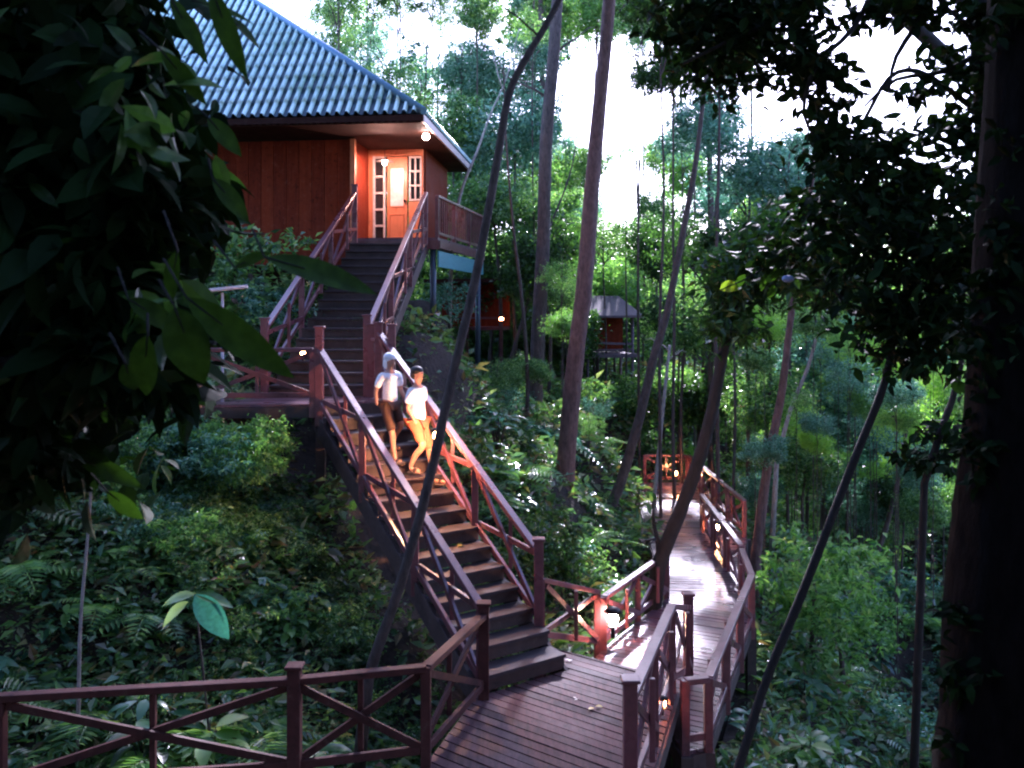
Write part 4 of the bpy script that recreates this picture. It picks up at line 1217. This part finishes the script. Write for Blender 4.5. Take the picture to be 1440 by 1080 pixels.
for bx, hs, px_ in ((1.15, ((-1.6, 16.8, 2.1), (.4, 16.9, 2.1), (2.4, 16.8, 2.0), (4.2, 16.6, 1.9)), 'left of the white gap'), (7.6, ((5.6, 14.7, 2.3), (7.4, 14.6, 2.3), (9.3, 14.8, 2.3)), 'right of the white gap')):
    root = empty('forest_tree', (bx, 34.3, gz(bx, 34.3)), 0, 'added sun-blocking tree ' + px_ + ' with its crown above the picture', 'tree')  # crowns added above the view to keep sun off landing and near railing
    H = hs[0][1] - root.location.z
    mb = MB().tube(smooth_path([(0, 0, -.2), (.1, 0, H * .4), (-.05, .05, H * .75), (0, 0, H)]), list(np.linspace(.16, .07, 13)), 10, .1, random.Random(5))
    for hx, hz, hr in hs:
        mb.tube([(0, 0, H - 3.2), ((hx - bx) * .5, 0, H - 1.0), (hx - bx, 0, hz - root.location.z)], [.06, .045, .02], 7)
        c = link('crown', crown_mesh('a', int(hr * 10) % 4, 'dark'), root); c.location = (hx - bx, 0, hz - root.location.z); c.scale = (hr,) * 3
    mb.build('trunk', M['bark'], root)


rr = random.Random(57)
for i in range(140):
    if i % 2: px, py, d = rr.uniform(640, 905), rr.uniform(370, 600), rr.uniform(19, 27)
    else: px, py, d = rr.uniform(1060, 1400), rr.uniform(450, 760), rr.uniform(16.5, 27)
    if 630 < px < 765 and py < 510: continue
    if 800 < px < 900 and 400 < py < 560: continue
    x, y, z = W(px, py, d); rp = rr.uniform(26, 44)
    if z - gz(x, y) < rp / F * d * .5 or blocks_sun(x, y, z, rp / F * d, 0): continue
    bg_tree(x, y, z, rp / F * d, rr.choice(['mid', 'blue', 'bright', 'mid'] if px < 905 else ['mid', 'lime', 'bright', 'blue']), 's' if i % 3 else 'a', 'small understory tree filling the gaps between the trunks', 'small understory trees between the trunks', 5800 + i, .28)

# far rim of forest closing the view below the sky gap
rr = random.Random(9)
for i in range(30):
    d = rr.uniform(46, 75); px = -150 + 1750 * (i + rr.random()) / 30
    py = rr.uniform(380, 520) if not 1150 < px < 1420 else rr.uniform(420, 520)
    x, y, z = W(px, py, d)
    bg_tree(x, y, z, rr.uniform(4.0, 6.5), rr.choice(['mid', 'dark', 'blue']), 'a', 'far-off forest tree low on the skyline', 'far-off trees on the skyline', 700 + i)

# out-of-view trees added over and behind the viewer to shade the near scene
rr = random.Random(19)
SH = [(-3.4, -.5, 5.6, 3.2), (2.9, -1.2, 5.6, 3.2), (-7, 3, 5.5, 3.6), (-8.0, 8.5, 6.5, 2.6), (8.5, 3.5, 3.5, 3.4), (-12, 8, 5, 4), (10, 9, 1.5, 3.2), (-11, 14, 6, 3.2), (12.5, 15, 1, 3.2), (6.6, 5.5, 6.4, 2.6), (-4.5, 4.8, 6.2, 2.4)]
for k in range(22):
    a = math.pi * (k % 11 + .5 * (k // 11)) / 10.5 + math.pi; q = 7.5 + 3.0 * (k // 11)
    SH.append((q * math.cos(a), q * math.sin(a) * .9 + 1.0, (-.5, 4.6)[k // 11] + rr.uniform(-.6, .6), 3.3))
SH += [(-3.2, 6.6, 6.6, 2.2), (1.0, 6.2, 6.4, 2.2), (-6.0, 9.6, 8.0, 2.4), (4.2, 7.6, 6.8, 2.0), (-1.2, 8.8, 7.4, 2.2), (-.4, 12.3, 7.3, 1.9), (-2.0, 12.3, 7.0, 1.9), (-3.6, 12.5, 7.2, 1.9), (1.1, 12.4, 7.3, 1.8), (1.5, 15.0, 8.5, 2.0), (-.3, 15.2, 8.6, 2.0), (3.9, 13.7, 7.7, 2.0), (5.8, 13.9, 7.9, 2.0)]
for i, (x, y, z, r) in enumerate(SH):
    bs = None
    if y > 1 and abs(x) < .62 * y + 1.2:
        bs = (math.copysign(.62 * y + 1.6, x), y) if y > 3 else (math.copysign(2.5, x), -1.0)
    bg_tree(x, y, z, r, 'dark', 'a', 'unseen tree added over and around the viewpoint for its shade', 'unseen trees added around the viewpoint for shade', 900 + i, base=bs)

# ------------------------------------------------------------------ plants on the slopes
def fern_mesh(seed, nf=9, L=.8):
    rng = np.random.default_rng(seed)
    Bs, Ds, Ns, Ls, Ws = [], [], [], [], []
    for k in range(nf):
        a = 6.28 * k / nf + rng.uniform(-.3, .3); el = rng.uniform(.5, 1.15); ln = L * rng.uniform(.7, 1.1)
        h = np.array([math.cos(a), math.sin(a), 0]); up = np.array([0, 0, 1.])
        prev = np.zeros(3)
        m_ = 15
        for i in range(1, m_):
            t = i / m_
            p = h * ln * (math.cos(el) * t + .25 * t * t) + up * ln * (math.sin(el) * t - .75 * t * t)
            tg = p - prev; tg /= np.linalg.norm(tg)
            s = np.cross(tg, up); s /= np.linalg.norm(s)
            nn = np.cross(s, tg)
            pl = ln * .24 * math.sin(math.pi * min(.15 + t * .85, .98)) + .015
            for sd in (-1, 1):
                Bs.append(p); Ds.append(s * sd + tg * .45); Ns.append(nn); Ls.append(pl); Ws.append(pl * .26)
            Bs.append(prev); Ds.append(p - prev); Ns.append(nn); Ls.append(np.linalg.norm(p - prev) * 1.1); Ws.append(.012)
            prev = p
    v, f = leaf_arrays(np.array(Bs), np.array(Ds), np.array(Ns), np.array(Ls), np.array(Ws), 1, .12, .2)
    return np_mesh('fronds', v, f)


def broad_mesh(seed, n=14, L=.32, asp=.42):
    rng = np.random.default_rng(seed)
    Bs, Ds, Ns, Ls = [], [], [], []
    for k in range(n):
        a = rng.random() * 6.28; h = rng.uniform(.05, .55) * L * 2.2; rad = rng.uniform(.05, .6) * L
        Bs.append([math.cos(a) * rad, math.sin(a) * rad, h]); Ds.append([math.cos(a + rng.uniform(-.5, .5)), math.sin(a + rng.uniform(-.5, .5)), rng.uniform(-.35, .5)])
        Ns.append([rng.uniform(-.3, .3), rng.uniform(-.3, .3), 1]); Ls.append(L * rng.uniform(.6, 1.2))
    Ls = np.array(Ls)
    v, f = leaf_arrays(np.array(Bs), np.array(Ds), np.array(Ns), Ls, Ls * asp, 4, .3, .25)
    me = np_mesh('leaves', v, f, True)
    sb = MB()
    for b_ in Bs: sb.tube([(b_[0] * .1, b_[1] * .1, -.25), (b_[0] * .7, b_[1] * .7, b_[2] * .6), tuple(b_)], [.008, .006, .004], 5)
    return me, sb.mesh('stems')


FERN = [fern_mesh(400 + i, 8 + i, .8) for i in range(4)]
BROAD = [broad_mesh(420 + i, 12 + 3 * i) for i in range(4)]
SHRUB = []
for i in range(4):
    SHRUB.append(make_crown('b', 440 + i, .11, 1500, 1.0, .75))
MV = {}


def mv(me, gm):
    key = (me.name, gm)
    if key not in MV:
        c = me.copy(); c.materials.clear(); c.materials.append(gm if not isinstance(gm, str) else G[gm]); MV[key] = c
    return MV[key]


def fern(x, y, s, gm, label, group, seed):
    rnd = random.Random(seed)
    z = gz(x, y)
    o = link('fern', mv(FERN[seed % 4], gm)); o.location = (x, y, z - .02); o.rotation_euler = (rnd.uniform(-.2, .2), rnd.uniform(-.2, .2), rnd.uniform(0, 6.28)); o.scale = (s, s, s)
    return tag(o, label, 'fern', group)


def broad(x, y, s, gm, label, group, seed, cat='plant'):
    rnd = random.Random(seed)
    root = empty('broad_leaved_plant', (x, y, gz(x, y)), rnd.uniform(0, 6.28), label, cat, group)
    root.scale = (s, s, s)
    a, b_ = BROAD[seed % 4]
    link('leaves', mv(a, gm), root); link('stem', mv(b_, M['barkdark']), root)
    return root


def shrub(x, y, s, gm, label, group, seed, dz=.35):
    rnd = random.Random(seed)
    o = link('shrub', mv(SHRUB[seed % 4], gm)); o.location = (x, y, gz(x, y) + dz * s); o.rotation_euler = (rnd.uniform(-.3, .3), rnd.uniform(-.3, .3), rnd.uniform(0, 6.28))
    o.scale = (s, s, s * rnd.uniform(.7, 1.0))
    return tag(o, label, 'shrub', group)


def seg_dist(px, py, a, b_):
    ax, ay = a; bx, by = b_
    t = max(0, min(1, ((px - ax) * (bx - ax) + (py - ay) * (by - ay)) / ((bx - ax) ** 2 + (by - ay) ** 2)))
    return math.hypot(px - ax - t * (bx - ax), py - ay - t * (by - ay))


SEGS = [((.1, 9.9), (-2.4, 13.5), .95), ((-3.15, 13.8), (-2.7, 20.2), 1.1), ((0, 5), (.35, 9.5), 1.6), ((1.0, 9.9), (3.1, 14.4), 1.15), ((3.2, 14.5), (4.2, 24.2), 1.15), ((-2.4, 13.8), (-6.3, 13.5), .85),
        ((-3, 23), (-14, 24.5), 3.6), ((-6.5, 7.2), (-.8, 7.6), .25), ((2.6, 11.0), (3.4, 13.5), .5)]


def free(x, y, pad):
    return all(seg_dist(x, y, a, b_) > w + pad for a, b_, w in SEGS)


def zone(x, y):
    px = CX + x / y * F
    if x < -.6 * (y - 6) and y < 13 or (x < -1 and y < 13): return 'slope'
    if x < -2.8: return 'house'
    if x < 3 and y > 11 and (x - 2.5) < (y - 14) * .2: return 'bank'
    return 'gully'


ZL = {'slope': 'on the dark slope left of the lower stairs', 'house': 'on the bank below the wooden house', 'bank': 'on the bank between the stairs and the boardwalk', 'gully': 'in the gully right of the boardwalk'}
def at_ground(px, py, lo=5.0, hi=45.0):
    prev = None
    Y = lo
    while Y < hi:
        x, y, z = W(px, py, Y)
        if z < gz(x, y): return x, y
        Y += .08
    return x, y


rr = random.Random(77)
cnt = dict(f=0, b=0, s=0)
tries = 0
while cnt['f'] < 150 and tries < 6000:
    tries += 1
    y = 7.8 + 22 * rr.random() ** 1.3; x = rr.uniform(-.62, .55) * y
    s = rr.uniform(.5, 1.15)
    if not free(x, y, .5 * s): continue
    z_ = zone(x, y)
    gm = {'slope': rr.choice(['mid', 'mid', 'dark', 'bright']), 'house': rr.choice(['mid', 'mid', 'blue']), 'bank': rr.choice(['mid', 'blue', 'bright', 'mid']), 'gully': rr.choice(['mid', 'bright', 'blue'])}[z_]
    fern(x, y, s * (1 + y / 40), gm, 'green fern ' + ZL[z_], 'ferns ' + ZL[z_], 1000 + tries); cnt['f'] += 1
for k in range(85):
    px, py = rr.uniform(110, 520), rr.uniform(545, 900)
    x, y = at_ground(px, py, 8.0)
    if y > 20 or not free(x, y, .25): continue
    fern(x, y, rr.uniform(.45, .8), rr.choice(['bright', 'mid', 'blue', 'bright']), 'green fern ' + ZL['slope'], 'ferns ' + ZL['slope'], 1700 + k)
for k in range(70):
    px, py = rr.uniform(60, 520), rr.uniform(570, 930)
    x, y = at_ground(px, py, 7.9)
    if y > 20 or not free(x, y, .2): continue
    broad(x, y, rr.uniform(.45, .8), rr.choice(['bright', 'mid', 'bright', 'blue']), 'low broad-leaved plant ' + ZL['slope'], 'broad-leaved plants ' + ZL['slope'], 1900 + k)
for k in range(60):
    px, py = rr.uniform(640, 900), rr.uniform(560, 800)
    x, y = at_ground(px, py, 10.5)
    if y > 24 or not free(x, y, .25): continue
    (fern if k % 2 else broad)(x, y, rr.uniform(.5, .9), rr.choice(['bright', 'mid', 'blue', 'blue']), ('green fern ' if k % 2 else 'low broad-leaved plant ') + ZL['bank'], ('ferns ' if k % 2 else 'broad-leaved plants ') + ZL['bank'], 1800 + k)
while cnt['b'] < 110 and tries < 9000:
    tries += 1
    y = 7.9 + 18 * rr.random() ** 1.2; x = rr.uniform(-.62, .5) * y
    s = rr.uniform(.5, 1.2)
    if not free(x, y, .3 * s): continue
    z_ = zone(x, y)
    gm = {'slope': rr.choice(['mid', 'blue', 'dark', 'bright']), 'house': 'mid', 'bank': rr.choice(['blue', 'mid', 'bright']), 'gully': rr.choice(['mid', 'blue', 'bright'])}[z_]
    broad(x, y, s, gm, 'low broad-leaved plant ' + ZL[z_], 'broad-leaved plants ' + ZL[z_], 2000 + tries); cnt['b'] += 1
while cnt['s'] < 170 and tries < 14000:
    tries += 1
    y = 9 + 33 * rr.random(); x = rr.uniform(-.62, .62) * y
    s = rr.uniform(.45, 1.0) * (.6 + y / 28)
    if not free(x, y, s * 1.0): continue
    z_ = zone(x, y)
    if z_ == 'slope' : s *= .6
    gm = {'slope': 'mid', 'house': rr.choice(['mid', 'bright', 'blue']), 'bank': rr.choice(['mid', 'blue', 'dark', 'dark']), 'gully': rr.choice(['mid', 'dark', 'blue', 'bright'])}[z_]
    shrub(x, y, s, gm, 'leafy green shrub ' + ZL[z_], 'shrubs ' + ZL[z_], 3000 + tries); cnt['s'] += 1

# named plants the photo singles out
hx, hy = W(300, 868, 8.6)[:2]
tp_ = empty('broad_leaved_plant', (hx, hy, gz(hx, hy)), 0, 'plant with one large bright teal leaf behind the foreground railing', 'plant')
o0 = tp_.location
A = Vector(W(274, 836, 8.5)) - o0; B = Vector(W(328, 906, 8.35)) - o0
v, f = leaf_arrays(np.array([A[:]]), np.array([(B - A)[:]]), np.array([[.1, -.9, .7]]), (B - A).length, .24, 8, .08, .2)
link('leaf', np_mesh('leaf', v, f, True), tp_, G['heroteal'])
v, f = leaf_arrays(np.array([A[:], A[:], (A + Vector((-.1, .1, -.1)))[:]]), np.array([[1, .1, -.15], [-1, 0, -.1], [-.8, -.3, -.5]]), np.array([[.1, -.5, .9]] * 3), np.array([.42, .40, .36]), .13, 6, .3, .2)
link('leaf', np_mesh('leaf', v, f, True), tp_, G['mid'])
MB().tube([(0, 0, -.1), A * .6, A], [.012, .01, .006], 7).build('stem', M['bark'], tp_)

for (px, py, d, s, gm, lab, k) in ((690, 566, 15.5, 1.1, 'blue', 'broad-leaved plant with a pale blue-green leaf behind the leaning pole', 1), (700, 600, 16.2, 1.2, 'blue', 'large blue-green plant just right of the two people', 2),
                                   (560, 905, 9.3, .7, 'bright', 'small bright plant at the foot of the leaning trunk', 3), (1010, 1010, 11.5, .9, 'blue', 'blue-green plant below the curved railing at lower right', 2)):
    x, y, z = W(px, py, d)
    b_ = broad(x, y, s, gm, lab, None, 2600 + k); b_.location.z = max(z - .2, gz(x, y)) if z - gz(x, y) < .8 else gz(x, y)
for (px, py, d, s, gm, lab, k) in ((1150, 800, 15, 1.3, 'bright', 'bright green shrub right of the boardwalk beside the dark leaning trunk', 0), (1180, 870, 14.5, 1.0, 'bright', 'lower bright green shrub right of the boardwalk', 1),
                                   (350, 385, 17.5, 1.5, 'mid', 'bushy shrub in front of the wooden wall above the pale shelter', 2), (290, 440, 16.5, 1.2, 'bright', 'yellow-green shrub beneath the pale shelter', 3),
                                   (430, 415, 18.2, .8, 'mid', 'shrub between wooden wall and upper stairs', 1), (628, 425, 23, .9, 'blue', 'blue-green shrub under the teal skirting of the veranda', 2),
                                   (260, 360, 18, 1.5, 'mid', 'shrub at the left end of the wooden wall', 0), (380, 430, 17, 1.0, 'blue', 'blue-green shrub right of the pale shelter', 3)):
    x, y, z = W(px, py, d)
    o = shrub(x, y, s, gm, lab, None, 4000 + k, 0); o.location.z = z
    if z - gz(x, y) > s * .6:
        st_ = MB().tube([(0, 0, (gz(x, y) - z) / s - .1), (.03, 0, 0)], [.05, .03], 7).build('stem', M['bark'], o)
rr = random.Random(88)
for k in range(34):
    px = rr.uniform(120, 425); py = rr.uniform(560, 700); d = rr.uniform(10.6, 12.7)
    x, y, z = W(px, py, d)
    if not free(x, y, .42): continue
    shrub(x, y, rr.uniform(.38, .62), rr.choice(['mid', 'bright', 'blue', 'mid']), 'leafy green shrub ' + ZL['slope'], 'shrubs ' + ZL['slope'], 4100 + k, .45)
for k in range(16):
    t = k / 15; a = .3 + 4.0 * t
    x = SL[0] + U1[0] * a - P1[0] * rr.uniform(.55, .95); y = SL[1] + U1[1] * a - P1[1] * rr.uniform(.55, .95)
    shrub(x, y, rr.uniform(.32, .5), rr.choice(['dark', 'mid', 'dark']), 'leafy green shrub ' + ZL['slope'], 'shrubs ' + ZL['slope'], 4200 + k, .5)
for k in range(20):
    x = rr.uniform(-6.0, -3.1); y = rr.uniform(11.7, 12.6); s_ = rr.uniform(.5, .7)
    o = shrub(x, y, s_, rr.choice(['mid', 'bright', 'blue']), 'leafy green shrub ' + ZL['slope'], 'shrubs ' + ZL['slope'], 4300 + k, .8)
    o.location.z = min(-1.48 - s_ * .62, gz(x, y) + 1.0)
    o.scale.z = s_ * 1.05
GRD = (CX, HY)

# undergrowth: uncountable small leaves over the ground in view
rg = np.random.default_rng(5)
N = 340000
yy = 7.2 + 36 * rg.random(N) ** 1.55; xx = (rg.random(N) * 1.3 - .68) * yy
keep = np.ones(N, bool)
for a, b_, w in SEGS:
    ax, ay = a; bx, by = b_
    t = np.clip(((xx - ax) * (bx - ax) + (yy - ay) * (by - ay)) / ((bx - ax) ** 2 + (by - ay) ** 2), 0, 1)
    keep &= np.hypot(xx - ax - t * (bx - ax), yy - ay - t * (by - ay)) > w * (.35 if w < 3 else .8)
patch = np.sin(xx * 1.9 + 2 * np.sin(yy * .8)) + np.cos(yy * 1.6 + xx * .7) + rg.normal(size=N) * .8
keep &= patch > -1.1
xx, yy = xx[keep], yy[keep]
n = len(xx)
hgt = rg.random(n) ** 1.6 * (.14 + .018 * yy)
zz = np.concatenate([ground(c[0], c[1]) for c in zip(np.array_split(xx, 20), np.array_split(yy, 20))]) + hgt + .01
d = rg.normal(size=(n, 3)); d[:, 2] = d[:, 2] * .45 + .1
nn = rg.normal(size=(n, 3)) * .5; nn[:, 2] += 1
Ll = (.038 + .006 * yy) * (.45 + 2.0 * rg.random(n) ** 3.0)
v, f = leaf_arrays(np.stack([xx, yy, zz], -1), d, nn, Ll, Ll * .48, 1, .2, .25)
tag(link('undergrowth', np_mesh('undergrowth', v, f), None, G['under']), 'low leafy undergrowth covering the forest floor', 'undergrowth', kind='stuff')

# ------------------------------------------------------------------ light, sky, camera
w = bpy.data.worlds.new('World'); scene.world = w; w.use_nodes = True
nt = w.node_tree; bg = nt.nodes['Background']
sky = nt.nodes.new('ShaderNodeTexSky'); sky.sky_type = 'NISHITA'; sky.sun_disc = False
sky.sun_elevation = SUN_EL; sky.sun_rotation = SUN_AZ; sky.air_density = 1.0; sky.dust_density = 1.2; sky.ozone_density = 3.0
nt.links.new(sky.outputs[0], bg.inputs[0]); bg.inputs[1].default_value = 0.15
sl_ = bpy.data.lights.new('sun', 'SUN'); sl_.energy = 4.5; sl_.angle = R(2.5); sl_.color = (1, .97, .93)
so = bpy.data.objects.new('sun', sl_); col.objects.link(so)
dv = Vector((math.sin(SUN_AZ) * math.cos(SUN_EL), math.cos(SUN_AZ) * math.cos(SUN_EL), math.sin(SUN_EL)))
so.rotation_euler = dv.to_track_quat('Z', 'Y').to_euler()

cam = bpy.data.cameras.new('camera'); co = bpy.data.objects.new('camera', cam); col.objects.link(co)
cam.sensor_width = 36; cam.lens = 36 * F / 1440; cam.shift_y = -(540 - HY) / 1440
co.location = (0, 0, 0); co.rotation_euler = (R(90), 0, 0)
cam.clip_start = .05; cam.clip_end = 1000
cam.dof.use_dof = True; cam.dof.focus_distance = 13; cam.dof.aperture_fstop = 4.0
scene.camera = co
scene.view_settings.view_transform = 'Standard'; scene.view_settings.look = 'None'; scene.view_settings.gamma = 1
scene.view_settings.exposure = 2.3
try: scene.cycles.filter_width = 2.2
except Exception: pass

try:
    scene.view_settings.use_white_balance = True
    scene.view_settings.white_balance_temperature = 5700
    scene.view_settings.white_balance_tint = 34
except Exception: pass
